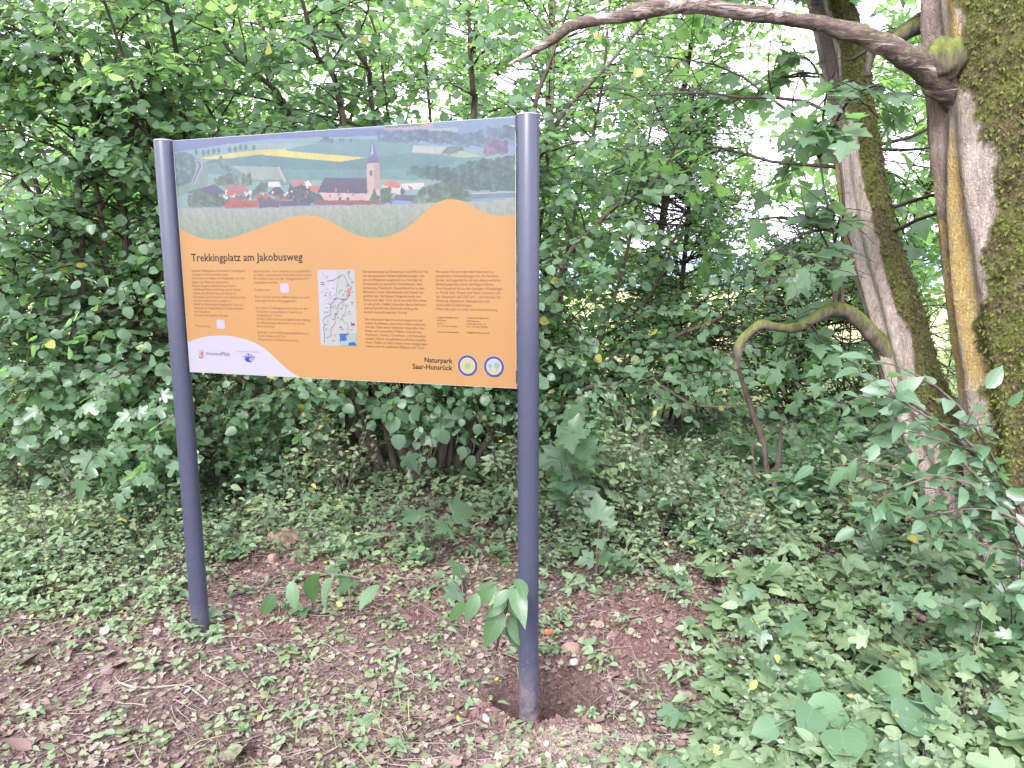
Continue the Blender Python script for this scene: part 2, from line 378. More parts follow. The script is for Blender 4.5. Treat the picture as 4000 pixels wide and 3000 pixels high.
# ------------------------------------------------------------------ ground, field, hills
RP = np.array([0.0575, 2.5769]); TH = 0.3222; PW, ZB, ZT, GAP = 1.4285, 1.1522, 2.0782, 0.0064
_dl = np.array([-math.cos(TH), math.sin(TH)]); LP = RP + _dl * (PW + 2 * (0.038 + GAP))
def sstep(a, b, x): t = np.clip((x - a) / (b - a), 0, 1); return t * t * (3 - 2 * t)
def hole(x, y):
    q = np.column_stack([x, y, 0 * x]); wob = 1 + 0.20 * noise(q, 6.0) + 0.10 * noise(q, 19.0)
    e = np.sqrt(((x - 0.105) / 0.235) ** 2 + ((y - 2.665) / 0.145) ** 2) * wob
    return e
def gz(x, y):
    x = np.asarray(x, float); y = np.asarray(y, float); sh = x.shape; x = x.ravel(); y = y.ravel()
    P = np.column_stack([x, y, 0 * x])
    far = sstep(7.5, 14, y)
    z = 0.035 * noise(P, 1.1) * (1 - far) + 0.012 * noise(P, 5.0) * (1 - far) + 0.006 * noise(P, 17.0) * (1 - far)
    z += 0.10 * sstep(3.6, 6.0, y) * (1 - far) + 0.06 * sstep(0.8, 2.6, x) * sstep(2.5, 4, y) * (1 - far)
    z -= 2.2 * sstep(8, 45, y) + 6 * sstep(40, 260, y)
    z += 0.30 * far * noise(P, 0.12)
    z -= 0.105 * (1 - sstep(2.55, 3.15, y)) * sstep(0.0, 1.8, y)
    e = hole(x, y); z -= 0.50 * (1 - sstep(0.80, 1.0, e))
    z += 0.014 * np.exp(-((e - 1.25) / 0.22) ** 2) * sstep(2.5, 2.7, y)
    z += 0.018 * np.exp(-(((x - 0.20) / 0.20) ** 2 + ((y - 2.38) / 0.085) ** 2))            # spill of grit before the hole
    el = np.sqrt(((x - LP[0] - 0.05) / 0.14) ** 2 + ((y - LP[1] - 0.03) / 0.11) ** 2)
    z -= 0.03 * (1 - sstep(0.4, 1.0, el))
    z += 0.05 * np.exp(-(((x - 0.62) / 0.35) ** 2 + ((y - 3.25) / 0.25) ** 2)) + 0.05 * np.exp(-(((x + 0.95) / 0.3) ** 2 + ((y - 3.75) / 0.2) ** 2))
    z += 0.035 * np.exp(-(((x - LP[0]) / 0.35) ** 2 + ((y - LP[1]) / 0.28) ** 2))
    return z.reshape(sh)
def onground(px, py):
    p = gnd(px, py)
    for _ in range(6): p = gnd(px, py, float(gz(p[0:1], p[1:2])[0]))
    return p
def redness(x, y):
    P = np.column_stack([x, y, 0 * x]); n = noise(P, 3.0)
    a = np.zeros(len(x))
    for cx, cy_, rx, ry in ((0.135, 2.66, .30, .24), (0.62, 3.2, .55, .38), (-0.95, 3.7, .55, .35), (-1.05, 3.2, .35, .22), (0.35, 2.95, .45, .2), (-0.35, 3.3, .5, .25)):
        a = np.maximum(a, 1 - sstep(0.5, 1.2, np.sqrt(((x - cx) / rx) ** 2 + ((y - cy_) / ry) ** 2) + 0.35 * n))
    return a
def axis_pts(lo, hi, a, b, step, grow=1.22):
    mid = np.arange(a, b + 1e-6, step); l, s, v = [], step, a
    while v > lo: s *= grow; v -= s; l.append(v)
    r, s, v = [], step, b
    while v < hi: s *= grow; v += s; r.append(v)
    return np.array(l[::-1] + list(mid) + r)
gx = axis_pts(-700, 700, -2.6, 2.6, 0.02); gy = axis_pts(-300, 1500, 1.5, 4.6, 0.02)
GX, GY = np.meshgrid(gx, gy); nx, ny = len(gx), len(gy)
GZ = gz(GX, GY); V = np.column_stack([GX.ravel(), GY.ravel(), GZ.ravel()])
i = np.arange(ny - 1)[:, None] * nx + np.arange(nx - 1)[None]; Fq = np.stack([i, i + 1, i + nx + 1, i + nx], -1).reshape(-1, 4)
t = NT("forest_soil")
red = t.attr("red"); fld = t.attr("field"); n1 = t.noise(9.0, 6, 0.7); n2 = t.noise(70.0, 5, 0.7); n3 = t.noise(220.0, 3, 0.6)
c = t.mix(t.ramp(n1, .3, .7), (.050, .032, .028), (.105, .070, .063)); c = t.mix(t.ramp(n2, .45, .75), c, (.24, .18, .165))
rc = t.mix(t.ramp(n2, .3, .7), (.070, .037, .033), (.145, .086, .078)); c = t.mix(red, c, rc)
gritc = t.mix(t.ramp(n3, .35, .65), (.17, .125, .10), (.34, .28, .23)); c = t.mix(t.attr("grit"), c, gritc)
n4 = t.noise(0.15, 4); fc = t.mix(t.ramp(n4, .35, .65), (.26, .33, .10), (.48, .45, .24)); c = t.mix(fld, c, fc)
hb = t.math('ADD', n2, t.math('MULTIPLY', n3, 0.5))
mground = t.done(t.bsdf(c, .93, .12, hb, .012))
P2 = V[:, :2]
grit = np.exp(-(((P2[:, 0] - 0.22) / 0.22) ** 2 + ((P2[:, 1] - 2.40) / 0.10) ** 2) * 1.2) * (hole(P2[:, 0], P2[:, 1]) > 0.95)
me = mesh("ground", V, Fq, mground, True, dict(red=redness(P2[:, 0], P2[:, 1]), field=sstep(6.6, 8.0, P2[:, 1]), grit=np.clip(grit * 1.3 + 0.3 * noise(V, 20) * (grit > .15), 0, 1)))
tag(link("ground", me), kind="structure")
# far wooded hills, blue air haze painted into their colour
t = NT("hazed_wood"); n1 = t.noise(0.05, 5); mh = t.done(t.bsdf(t.mix(t.ramp(n1, .35, .65), (.14, .20, .26), (.20, .27, .30)), .9, .1))
for nm, y0, hh, sd in (("hill", 420, 16, 1), ("hill", 900, 46, 2)):
    xs = np.linspace(-900, 1100, 90); rows = []
    for k, (dy, hf) in enumerate(((-120, 0), (-60, .6), (0, 1), (60, .9), (160, 0))):
        hz = -9 + hf * hh * (0.75 + 0.35 * np.sin(xs / 190 + sd * 2) + 0.08 * np.sin(xs / 37 + k)); rows.append(np.column_stack([xs, np.full_like(xs, y0 + dy), hz]))
    Vh = np.concatenate(rows); i = np.arange(4)[:, None] * 90 + np.arange(89)[None]
    tag(link(nm, mesh(nm, Vh, np.stack([i, i + 1, i + 91, i + 90], -1).reshape(-1, 4), mh)), kind="structure")
# ------------------------------------------------------------------ information board
board = empty("information_board", (*RP, 0.0))
tag(board, "orange and landscape-photo information panel between two slate-grey round posts", "sign")
t = NT("slate_powder_coat"); nb = t.noise(900, 2); ns = t.noise(35, 3, .6)
sz = t.n("SeparateXYZ"); t.l(t.pos(), sz.inputs[0])
spl = t.math('MULTIPLY', t.ramp(sz.outputs[2], 0.0, 0.42, 1, 0), t.ramp(t.noise(260, 2), .66, .70))
cpt = t.mix(t.ramp(ns, .3, .7), (.030, .034, .056), (.035, .039, .062)); cpt = t.mix(t.math('MULTIPLY', spl, .55), cpt, (.45, .42, .42))
dirt = t.math('MULTIPLY', t.ramp(sz.outputs[2], -0.1, 0.12, 1, 0), t.ramp(t.noise(30, 4), .3, .6)); cpt = t.mix(t.math('MULTIPLY', dirt, .6), cpt, (.22, .16, .13))
mpost = t.done(t.bsdf(cpt, .32, .5, nb, .0006, .3))
mcap = flat("post_cap_edge", (.22, .22, .27), .35)
mdark = flat("dark_clamp", (.02, .02, .028), .4); malu = flat("panel_edge", (.4, .4, .44), .4)
for q, zlo in ((RP, -0.40), (LP, -0.30)):
    n = 40; a = np.arange(n) / n * 2 * np.pi; rr = .038
    prof = [(rr, zlo), (rr, 0.6), (rr, 1.3), (rr, ZT - .003), (rr - .0012, ZT)]
    V = np.concatenate([np.column_stack([q[0] + r_ * np.cos(a), q[1] + r_ * np.sin(a), np.full(n, z)]) for r_, z in prof])
    i = np.arange(len(prof) - 1)[:, None] * n; j = np.arange(n)[None]; F = np.stack([i + j, i + (j + 1) % n, i + n + (j + 1) % n, i + n + j], -1).reshape(-1, 4)
    po = link("post", mesh("post", V, [F], mpost), board)
    V = np.concatenate([np.column_stack([q[0] + r_ * np.cos(a), q[1] + r_ * np.sin(a), np.full(n, z)]) for r_, z in ((rr + .0006, ZT - .0005), (rr + .0006, ZT + .002), (rr - .002, ZT + .004))])
    i = np.arange(2)[:, None] * n; F = np.stack([i + j, i + (j + 1) % n, i + n + (j + 1) % n, i + n + j], -1).reshape(-1, 4)
    link("post_cap", mesh("post_cap", V, [F, np.array([list(range(2 * n, 3 * n))])], mcap), po)
# panel frame of reference: x along the panel from its left edge, y up from its lower edge, z out of the face (metres)
PLE = RP + _dl * (0.038 + GAP + PW); ux = -_dl; PH = ZT - ZB
nz = np.array([ux[1], -ux[0]])            # faces the camera
PM4 = Matrix(((ux[0], 0, nz[0], PLE[0]), (ux[1], 0, nz[1], PLE[1]), (0, 1, 0, ZB), (0, 0, 0, 1)))
def rounded(x0, y0, x1, y1, r, n=6):
    o = []
    for cx, cy_, a0 in ((x1 - r, y0 + r, -90), (x1 - r, y1 - r, 0), (x0 + r, y1 - r, 90), (x0 + r, y0 + r, 180)):
        for k in range(n + 1): a_ = R(a0 + 90 * k / n); o.append((cx + r * math.cos(a_), cy_ + r * math.sin(a_)))
    return o
bx = np.array([(x, y, z) for x in (0, PW) for y in (0, PH) for z in (-.008, 0)])
BF = np.array([(0, 1, 3, 2), (4, 6, 7, 5), (0, 4, 5, 1), (2, 3, 7, 6), (0, 2, 6, 4), (1, 5, 7, 3)])
panel = bpy.data.objects.new("panel", mesh("panel", bx, BF, malu, False)); col.objects.link(panel)
panel.parent = board; panel.matrix_parent_inverse = parent_inv(board); panel.matrix_basis = PM4
panel["label"] = "orange printed panel with village photo across its upper part"
def sub(name, me, label=None, stuff=False):
    o = bpy.data.objects.new(name, me); col.objects.link(o); o.parent = panel
    if label: o["label"] = label
    if stuff: o["kind"] = "stuff"
    return o
for s_, xc in ((0, -GAP), (1, PW)):        # clamps between post and panel
    for zc in (PH - .045, .02):
        b = np.array([(x, y, z) for x in (xc - .004 * (1 - s_), xc + GAP + .004 * s_) for y in (zc, zc + .045) for z in (-.020, .004 if s_ else .0025)])
        cl = bpy.data.objects.new("clamp", mesh("clamp", b, BF, mdark, False)); col.objects.link(cl); cl.parent = board; cl.matrix_parent_inverse = parent_inv(board); cl.matrix_basis = PM4
PRINT = 0.212
def ink(c): return tuple(PRINT * x for x in lin(c))
_INK = {}
def inkmat(c):
    if c not in _INK: _INK[c] = flat("print_%d_%d_%d" % c, ink(c), .38, .35)
    return _INK[c]
def poly(name, pts_mm, z, c, label=None, cols=None):
    """flat printed shape; z in tenths of a millimetre"""
    import bmesh
    bm = bmesh.new(); vs = [bm.verts.new((x / 1000, y / 1000, z * 1e-4)) for x, y in pts_mm]
    f = bm.faces.new(vs); f.normal_update()
    if f.normal.z < 0: f.normal_flip()
    bmesh.ops.triangulate(bm, faces=[f]); me = bpy.data.meshes.new(name); bm.to_mesh(me); bm.free(); me.materials.append(inkmat(c)); return sub(name, me, label)
def circ(cx, cy_, r, n=40, ry=None): return [(cx + r * math.cos(k / n * 6.28319), cy_ + (ry or r) * math.sin(k / n * 6.28319)) for k in range(n)]
PHOTO=[
((92,105,150),'b',[-5,930,269,928,512,930,946,917,945,893,726,898,455,908,250,899,61,885,-10,880]),
((105,135,160),'b',[946,918,1128,924,1430,925,1430,830,1127,876,945,893]),
((188,150,150),'',[932,921,1128,923,1127,902,939,912]),
((150,175,160),'',[1072,907,1215,904,1222,886,1113,889]),
((228,212,150),'',[1405,899,1428,898,1428,884,1415,885]),
((124,162,152),'',[-10,880,60,883,258,895,650,903,909,889,1085,855,1333,821,1430,807,1429,665,-30,670]),
((96,140,135),'',[161,843,262,844,492,859,688,892,916,882,1085,852,1333,803,1220,763,1026,728,910,720,484,736,157,796]),
((80,128,124),'',[262,844,443,851,856,818,1028,827,1220,799,1179,777,912,776,503,794,269,818]),
((138,170,155),'',[250,898,657,880,508,868,265,880]),
((225,205,95),'',[127,855,404,871,524,867,523,860,411,854,262,846,161,846]),
((232,212,88),'',[411,858,531,859,856,820,752,810,427,849]),
((190,186,166),'',[1050,853,1180,840,1166,816,1042,829]),
((160,178,150),'',[1180,835,1328,801,1220,803,1160,817]),
((112,142,124),'',[-12,865,101,852,160,829,152,748,-9,705]),
((150,166,146),'',[269,818,480,803,513,756,372,761]),
((190,182,168),'',[478,803,491,803,518,746,507,746]),
((70,95,112),'t',[903,909,1127,899,1275,880,1321,896,1430,894,1430,845,1353,858,1320,833,1167,850,909,875]),
((72,98,110),'t',[664,885,688,898,726,894,732,877]),
((84,112,100),'t',[1153,821,1180,840,1241,840,1244,825,1180,813]),
((95,80,104),'t',[1313,810,1320,842,1353,862,1395,844,1395,806]),
((58,90,84),'t',[1055,761,1083,780,1193,768,1260,788,1352,798,1430,798,1430,682,1272,688,1151,724,1068,744]),
((70,104,96),'t',[1019,763,1041,784,1083,769,1068,748,1026,754]),
((75,106,100),'t',[-11,872,60,880,103,858,106,811,80,764,4,746,-22,754]),
((78,106,98),'t',[142,830,230,856,276,804,258,791,202,834]),
((160,172,164),'',[96,849,136,840,138,818,113,787,91,754,76,761,98,798,111,825]),
((88,78,120),'',[104,846,128,839,129,818,106,787,86,757,82,763,103,798,118,824]),
((82,110,92),'t',[180,771,266,791,299,776,304,742,195,746]),
((84,108,92),'t',[313,742,320,782,358,790,362,740]),
((140,165,140),'',[548,746,718,750,940,741,1109,725,1109,700,546,714]),
((84,80,110),'',[46,724,187,752,242,716,158,705]),
((172,110,106),'',[225,742,322,746,370,702,277,708]),
((236,232,240),'',[325,701,351,725,373,701,339,693]),
((232,228,236),'',[235,711,238,728,281,713,276,697]),
((205,100,82),'',[245,728,282,715,268,704,239,707]),
((198,96,76),'',[205,700,301,695,319,659,231,659]),
((110,100,120),'',[278,705,351,700,342,687,292,691]),
((200,94,72),'',[304,686,385,684,383,658,300,660]),
((190,104,90),'',[368,704,434,708,450,686,379,686]),
((78,74,96),'',[430,707,476,741,512,700,473,696]),
((104,94,116),'',[383,690,482,684,480,651,389,653]),
((190,100,84),'',[457,698,513,699,532,681,472,680]),
((232,224,230),'',[423,750,485,750,493,730,427,731]),
((96,92,112),'',[480,678,607,675,618,658,487,659]),
((186,120,112),'',[537,754,603,751,625,728,539,730]),
((238,234,240),'',[597,743,612,749,627,732,611,717,598,721]),
((205,110,88),'',[610,728,656,729,655,709,615,708]),
((80,102,84),'t',[370,726,404,752,436,748,434,711,368,710]),
((62,78,82),'t',[511,682,532,739,563,730,594,733,628,708,688,684,676,657,544,674]),
((82,108,86),'t',[52,696,86,736,142,728,149,707,201,712,228,677,214,662,58,668]),
((208,182,168),'',[655,707,858,695,877,715,912,714,910,666,680,673]),
((76,72,90),'',[682,757,862,747,860,693,649,704]),
((206,176,156),'',[861,803,914,800,912,704,859,706]),
((180,148,136),'',[890,801,914,800,912,704,888,705]),
((80,74,80),'',[874,775,883,775,882,755,873,756]),
((80,76,112),'',[887,885,912,800,859,799,867,816]),
((170,170,200),'',[886,874,890,834,878,823]),
((90,80,76),'',[738,684,750,684,750,673,738,674]),
((90,80,76),'',[773,683,785,682,784,672,772,672]),
((162,92,88),'',[635,676,910,668,909,650,634,660]),
((70,92,76),'t',[868,668,890,714,910,670]),
((238,220,212),'',[918,717,954,738,995,717,994,686,938,691]),
((214,120,100),'',[921,721,953,739,995,722,991,707,961,711]),
((236,232,240),'',[997,723,1085,722,1088,701,1003,701]),
((78,102,82),'t',[909,654,914,707,954,715,963,668,952,652]),
((104,96,120),'',[963,668,974,685,1066,680,1066,658]),
((84,110,84),'t',[1037,653,1081,708,1123,717,1178,722,1272,677,1268,651]),
((200,205,200),'',[1265,682,1430,682,1429,674,1267,678]),
((90,130,130),'',[1267,678,1430,678,1429,663,1269,661]),
((150,158,140),'m',[-40,667,315,655,637,656,959,652,1252,652,1429,659,1429,509,-53,529]),
]
DOTS=[((70,100,92),[(111,869),(145,865),(167,866),(194,868),(217,870),(268,870),(295,871),(320,875),(343,874),(380,872)],11),((80,105,112),[(755,880),(768,879),(799,878)],8),((75,98,95),[(946,918),(959,918),(972,918),(985,918),(997,918),(1010,918),(1023,918),(1035,918),(1048,918),(1060,918),(1073,918)],9)]
MAPL=dict(red=[(679,377),(704,382),(722,391),(744,401),(754,387),(762,371),(765,366),(764,363),(781,354),(764,345),(770,334),(765,318),(762,315),(744,302),(721,288),(716,262),(705,254),(703,232),(702,219),(695,207),(683,196),(682,183),(684,173),(675,166),(659,160)],blue=[(652,142),(653,188),(649,198),(657,210),(649,225),(660,240),(682,248),(686,263),(685,281),(700,300),(713,311),(727,312),(740,306),(762,315)],purple=[(653,413),(666,392),(679,377),(695,378),(706,377),(721,368),(715,350),(712,325),(716,318),(702,308)],gray=[(658,303),(691,311),(702,307)],gray2=[(656,288),(695,303)],riv=[(771,414),(770,391),(778,383),(790,370)],riv2=[(760,414),(769,400),(770,391)],saar=[(740,302),(739,283),(750,289),(750,266),(739,249),(735,244),(742,222),(754,218),(759,203),(754,195),(759,185),(756,181)])
MAPP=dict(border=[(634,419),(723,419),(712,325),(683,279),(656,239),(649,198),(649,135),(638,129),(636,239)],pink=[(764,350),(782,349),(770,320),(753,317),(759,337)],inset=[(722,179),(792,181),(793,134),(721,133)],sea=[(722,178),(761,180),(759,174),(747,171),(753,158),(741,150),(727,152),(721,143)],sea2=[(759,144),(783,149),(793,135),(757,134)],fl1=[(647,373),(663,373),(663,370),(646,370)],fl3=[(647,366),(663,366),(663,363),(647,363)],fl2=[(646,370),(664,370),(663,366),(647,366)],de1=[(772,218),(788,218),(788,214),(772,214)],de2=[(772,214),(788,214),(788,211),(773,211)],de3=[(773,211),(788,211),(788,209),(772,208)])
LOGO=dict(oval=[(276,74),(284,83),(298,87),(312,86),(324,79),(328,70),(323,62),(313,57),(300,56),(283,61),(276,68)],river=[(307,73),(288,72),(278,63),(283,56),(301,52),(314,54),(300,61),(299,68)],bar=[(266,74),(330,75),(331,73),(271,72)],wedge=[(292,88),(304,87),(299,77)],crest=[(51,89),(78,90),(76,69),(72,62),(63,58),(54,62),(50,70)])

# printed landscape photograph: colours painted on a fine sheet
RW, RH = 640, 190; V0, V1 = 520.0, PH * 1000 - 1.0; X0, X1 = 1.0, PW * 1000 - 1.0
XX, YY = np.meshgrid(np.linspace(X0, X1, RW), np.linspace(V0, V1, RH)); pimg = np.zeros((RH, RW, 3)); rp = np.random.default_rng(11)
g = (YY - V0) / (V1 - V0)
pimg[:] = np.array((122, 150, 188))
def inside(pts, X, Y):
    c = np.zeros(X.shape, bool); n = len(pts)
    for k in range(n):
        x1, y1 = pts[k]; x2, y2 = pts[(k + 1) % n]
        if y1 == y2: continue
        c ^= ((y1 > Y) != (y2 > Y)) & (X < (x2 - x1) * (Y - y1) / (y2 - y1) + x1)
    return c
QN = np.column_stack([XX.ravel(), YY.ravel(), 0 * XX.ravel()])
nA = noise(QN, .045).reshape(XX.shape); nB = noise(QN, .16).reshape(XX.shape); nC = noise(QN, .016).reshape(XX.shape)
for c, k, fl in PHOTO:
    pts = list(zip(fl[0::2], fl[1::2]))
    if k == 't': m = inside(pts, XX + 7 * nA + 4 * nB, YY + 6 * nB + 3 * nA)
    elif k == 'm': m = inside(pts, XX, YY + 3 * nB)
    else: m = inside(pts, XX, YY)
    cc = np.broadcast_to(np.array(c, float), XX.shape + (3,)).copy()
    if k == 't': cc *= (1 + .22 * nB + .16 * nA)[..., None]; cc += (np.maximum(nB, 0) * 16)[..., None] * np.array((.7, 1, .3))
    elif k == 'm':
        st = noise(np.column_stack([XX.ravel() * 1.0, YY.ravel() * .28, 0 * XX.ravel()]), .3).reshape(XX.shape)
        low = np.clip((700 - YY) / 160, 0, 1)[..., None]
        cc = (np.array((176, 172, 164)) * (1 - low) + np.array((132, 156, 118)) * low) * (1 + .06 * st + .05 * nB)[..., None] + rp.normal(size=XX.shape)[..., None] * 8
    elif k == 'b': cc *= (1 + .05 * nB)[..., None]
    elif min(c) > 195 or c[0] - c[1] > 50 or max(c) < 125: cc *= (1 + .10 * np.sign(np.sin(XX * .9 + YY * .35)) * (rp.random(XX.shape) < .6) + .05 * nB + .0022 * (YY - 740))[..., None]
    else: cc *= (1 + .05 * nA + .03 * nB + .025 * np.sin(YY * .9 + XX * .06))[..., None]
    pimg = np.where(m[..., None], cc, pimg)
DOTS += [((74, 100, 84), [(int(x), int(y)) for x, y in zip(rp.uniform(60, 560, 22), rp.uniform(676, 712, 22))], 10), ((62, 90, 76), [(int(x), int(y)) for x, y in zip(rp.uniform(930, 1250, 12), rp.uniform(668, 700, 12))], 12), ((228, 222, 226), [(int(x), int(y)) for x, y in zip(rp.uniform(130, 560, 12), rp.uniform(684, 712, 12))], 5), ((188, 96, 80), [(int(x), int(y)) for x, y in zip(rp.uniform(120, 1060, 14), rp.uniform(682, 708, 14))], 6)]
for c, pts, r_ in DOTS:
    for x, y in pts:
        m = ((XX - x) / (r_ * .75)) ** 2 + ((YY - y - r_ * .7) / r_) ** 2 < 1 + .5 * nB; pimg = np.where(m[..., None], np.array(c) * (1 + .15 * nB)[..., None], pimg)
hz_ = np.clip((YY - 760) / 170, 0, 1)[..., None] * .22; pimg = pimg * (1 - hz_) + np.array((150, 175, 215)) * hz_
pimg = pimg * .80 + np.array((190, 200, 218)) * .20
pimg = np.clip(pimg + rp.normal(size=XX.shape)[..., None] * 3, 0, 255)
pl = np.array(lin(pimg)).reshape(RH * RW, 3) * PRINT * 1.15
Vp = np.column_stack([XX.ravel() / 1000, YY.ravel() / 1000, np.full(XX.size, 2e-4)])
i = np.arange(RH - 1)[:, None] * RW + np.arange(RW - 1)[None]
t = NT("landscape_print"); mpic = t.done(t.bsdf(t.attr("print", 'Color'), .30, .5))
sub("landscape_photo", mesh("landscape_photo", Vp, np.stack([i, i + 1, i + RW + 1, i + RW], -1).reshape(-1, 4), mpic, False, dict(print=np.column_stack([pl, np.ones(len(pl))]))), "printed photo of a village with church and yellow field")
WAVE = [(1,588.5),(49,564.2),(109,544.2),(169.5,538.4),(238.5,542.2),(324.5,561.5),(434.1,593.5),(524.3,616.3),(603.8,621.7),(673.2,609.5),(740.6,577.2),(807.4,546.7),(881.5,534.4),(947.8,541.1),(1020.9,571.7),(1093.1,625.3),(1149.4,657.2),(1190.7,662.7),(1238.1,653.3),(1291.4,624.3),(1344.3,605.9),(1383.7,600.7),(1427.5,604.5)]
WHITE = [(1,124),(44.3,138.5),(96.4,150.4),(155.7,156.1),(213.9,156.2),(274.8,147.6),(326.5,133.3),(373.2,112),(411.2,84.4),(448.8,53.6),(490.2,23),(535.6,1)]
def spl2(pts, n): return [(float(a), float(b)) for a, b, _ in smooth_path([(x, y, 0) for x, y in pts], np.zeros(len(pts)), n)[0]]
poly("orange_print", [(1, 1), (1427.5, 1)] + spl2(WAVE, 90)[::-1], 5, (244, 186, 116), "plain orange lower part of the panel")
poly("white_corner", [(1, 1)] + spl2(WHITE, 40), 8, (236, 234, 250))
# blank white tiles where the codes are printed
for x0, y0, x1, y1 in ((152.7, 184.5, 192.6, 221), (464.8, 331.5, 503.5, 367)): poly("code_tile", rounded(x0, y0, x1, y1, 8), 8, (232, 230, 246))
# map
poly("map_print", rounded(634.5, 130.5, 796, 419.5, 9), 8, (216, 220, 214), "small route map printed on the panel")
poly("map_country", MAPP['border'], 10, (228, 224, 234)); poly("map_zone", MAPP['pink'], 10, (238, 165, 160))
def stroke(name, pts, wdt, z, c):
    P = np.array(pts, float); d = nrm(np.gradient(P, axis=0)); nn = np.column_stack([-d[:, 1], d[:, 0]]) * wdt / 2
    V = np.concatenate([P + nn, P - nn]) / 1000; n = len(P); V = np.column_stack([V, np.full(2 * n, z * 1e-4)])
    return sub(name, mesh(name, V, np.array([(k + n, k + n + 1, k + 1, k) for k in range(n - 1)]), inkmat(c), False))
for z, (k, wdt, c) in enumerate((('gray', 1.2, (170, 165, 175)), ('gray2', 1.2, (170, 165, 175)), ('purple', 1.3, (165, 162, 185)), ('riv', 1.3, (135, 142, 170)), ('riv2', 1.0, (150, 155, 178)), ('saar', 1.4, (155, 162, 188)), ('blue', 2.0, (140, 155, 200)), ('red', 1.6, (182, 125, 128)))):
    stroke("map_line", spl2(MAPL[k], len(MAPL[k]) * 4), wdt, 12 + z, c)
rm = np.random.default_rng(3); Vq, Fq_ = [], []
for k in range(58):
    while True:
        x, y = rm.uniform(646, 786), rm.uniform(150, 412)
        if not (715 < x and y < 185): break
    ln = rm.uniform(5, 13); b = len(Vq); Vq += [(x, y), (x + ln, y), (x + ln, y + 1.5), (x, y + 1.5)]; Fq_.append((b, b + 1, b + 2, b + 3))
    if k % 2: b = len(Vq); Vq += [(x + 2, y - 4), (x + 4.5, y - 4), (x + 4.5, y - 1.5), (x + 2, y - 1.5)]; Fq_.append((b, b + 1, b + 2, b + 3))
sub("map_place_names", mesh("map_place_names", np.column_stack([np.array(Vq) / 1000, np.full(len(Vq), 22e-4)]), np.array(Fq_), inkmat((135, 135, 138)), False), stuff=True)
poly("map_inset", MAPP['inset'], 24, (190, 214, 205)); poly("map_sea", MAPP['sea'], 26, (70, 120, 205)); poly("map_sea", MAPP['sea2'], 26, (70, 110, 195))
for k, c in (('fl1', (150, 60, 75)), ('fl2', (245, 243, 250)), ('fl3', (90, 140, 165)), ('de1', (25, 22, 25)), ('de2', (200, 60, 75)), ('de3', (240, 190, 170))): poly("map_flag", MAPP[k], 24, c)
# lettering
def text(name, body, x, y, width=None, size=None, space=None, c=(60, 35, 20), z=11, bold=0.0, align='LEFT', label=None, ref=None):
    cu = bpy.data.curves.new(name, 'FONT'); cu.size = 0.02; cu.resolution_u = 2; cu.fill_mode = 'FRONT'; cu.align_x = align; cu.offset = bold
    cu.body = ref or body; o = bpy.data.objects.new(name + "_tmp", cu); col.objects.link(o)
    dg = bpy.context.evaluated_depsgraph_get(); dg.update()
    if width is not None:
        wv = o.evaluated_get(dg).dimensions[0]; cu.size = 0.02 * width / 1000 / max(wv, 1e-6)
    elif size: cu.size = size / 1000
    if space: cu.space_line = space / 1000 / cu.size
    cu.offset = bold
    cu.body = body; dg.update(); dg = bpy.context.evaluated_depsgraph_get()
    me = bpy.data.meshes.new_from_object(o.evaluated_get(dg)); me.name = name
    col.objects.unlink(o); bpy.data.objects.remove(o)
    me.transform(Matrix.Translation((x / 1000, y / 1000, z * 1e-4))); me.materials.clear(); me.materials.append(inkmat(c))
    return sub(name, me, label, stuff=True)
BR = (196, 138, 92); BD = (168, 110, 68)
text("heading_lettering", "Trekkingplatz am Jakobusweg", 49, 454, width=522, c=(38, 16, 14), bold=.00035, label="dark heading lettering")
C1 = "Herzlich Willkommen auf unserem Trekkingplatz\n\u201eSaargau\u201c in Kirf am Jakobusweg!\nHier bieten wir Pilgern die M\u00f6glichkeit, mit Zelt\nlegal in der Natur zu \u00fcbernachten.\nBuchen Sie ganz einfach Ihre gesch\u00fctzte\nSchlafm\u00f6glichkeit im Einklang mit der Natur,\nentlang des Jakobuswegs und mitten im\nNaturpark Saar-Hunsr\u00fcck: online-Buchung \u00fcber\nden Saar-Obermosel-Touristik e.V..\nErhalt der Buchungsbest\u00e4tigung mit Code zur\nNutzung der dazugeh\u00f6rigen Komposttoilette\nund los geht's!\nBuchbar von April bis Oktober."
r1 = C1.split("\n")[0]
text("paragraph_lettering", C1, 45.5, 412, width=262, space=14.9, c=BR, ref=r1)
text("paragraph_lettering", "Weitere Infos:", 46, 189, width=75, c=BR)
C2 = "Bitte beachten: Feuer machen ist ausschlie\u00dflich\nam daf\u00fcr vorgesehenen Grillunterstand erlaubt!\nEin Grillrost kann bei der Ortsgemeinde Kirf\nausgeliehen werden."
text("paragraph_lettering", C2, 344, 410, width=260, space=14.5, c=BR, ref=C2.split("\n")[0])
text("paragraph_lettering", "Kontakt unter:", 345, 338, width=75, c=BR)
text("paragraph_lettering", "Bitte nehmen Sie Ihre Abf\u00e4lle wieder mit und\nentsorgen Sie sie ordnungsgem\u00e4\u00df!", 344.5, 310.3, width=246, space=14.6, c=BR, ref="Bitte nehmen Sie Ihre Abf\u00e4lle wieder mit und")
C3 = "Ein zweiter Trekkingplatz steht Ihnen an der\nr\u00f6mischen Tempelanlage in Tawern zur\nVerf\u00fcgung (ca. 16 km).\nWeitere \u00dcbernachtungsm\u00f6glichkeiten entlang\ndes Jakobuswegs au\u00dferdem in den Orten\nKonz und Fisch."
text("paragraph_lettering", C3, 345.3, 267.3, width=238, space=14.6, c=BR, ref=C3.split("\n")[0])
C4 = "Einkaufs- und Verpflegungsm\u00f6glichkeiten in\nKonz, Tawern und Fisch\n(Regiomat am Viezhof Hunsicker)."
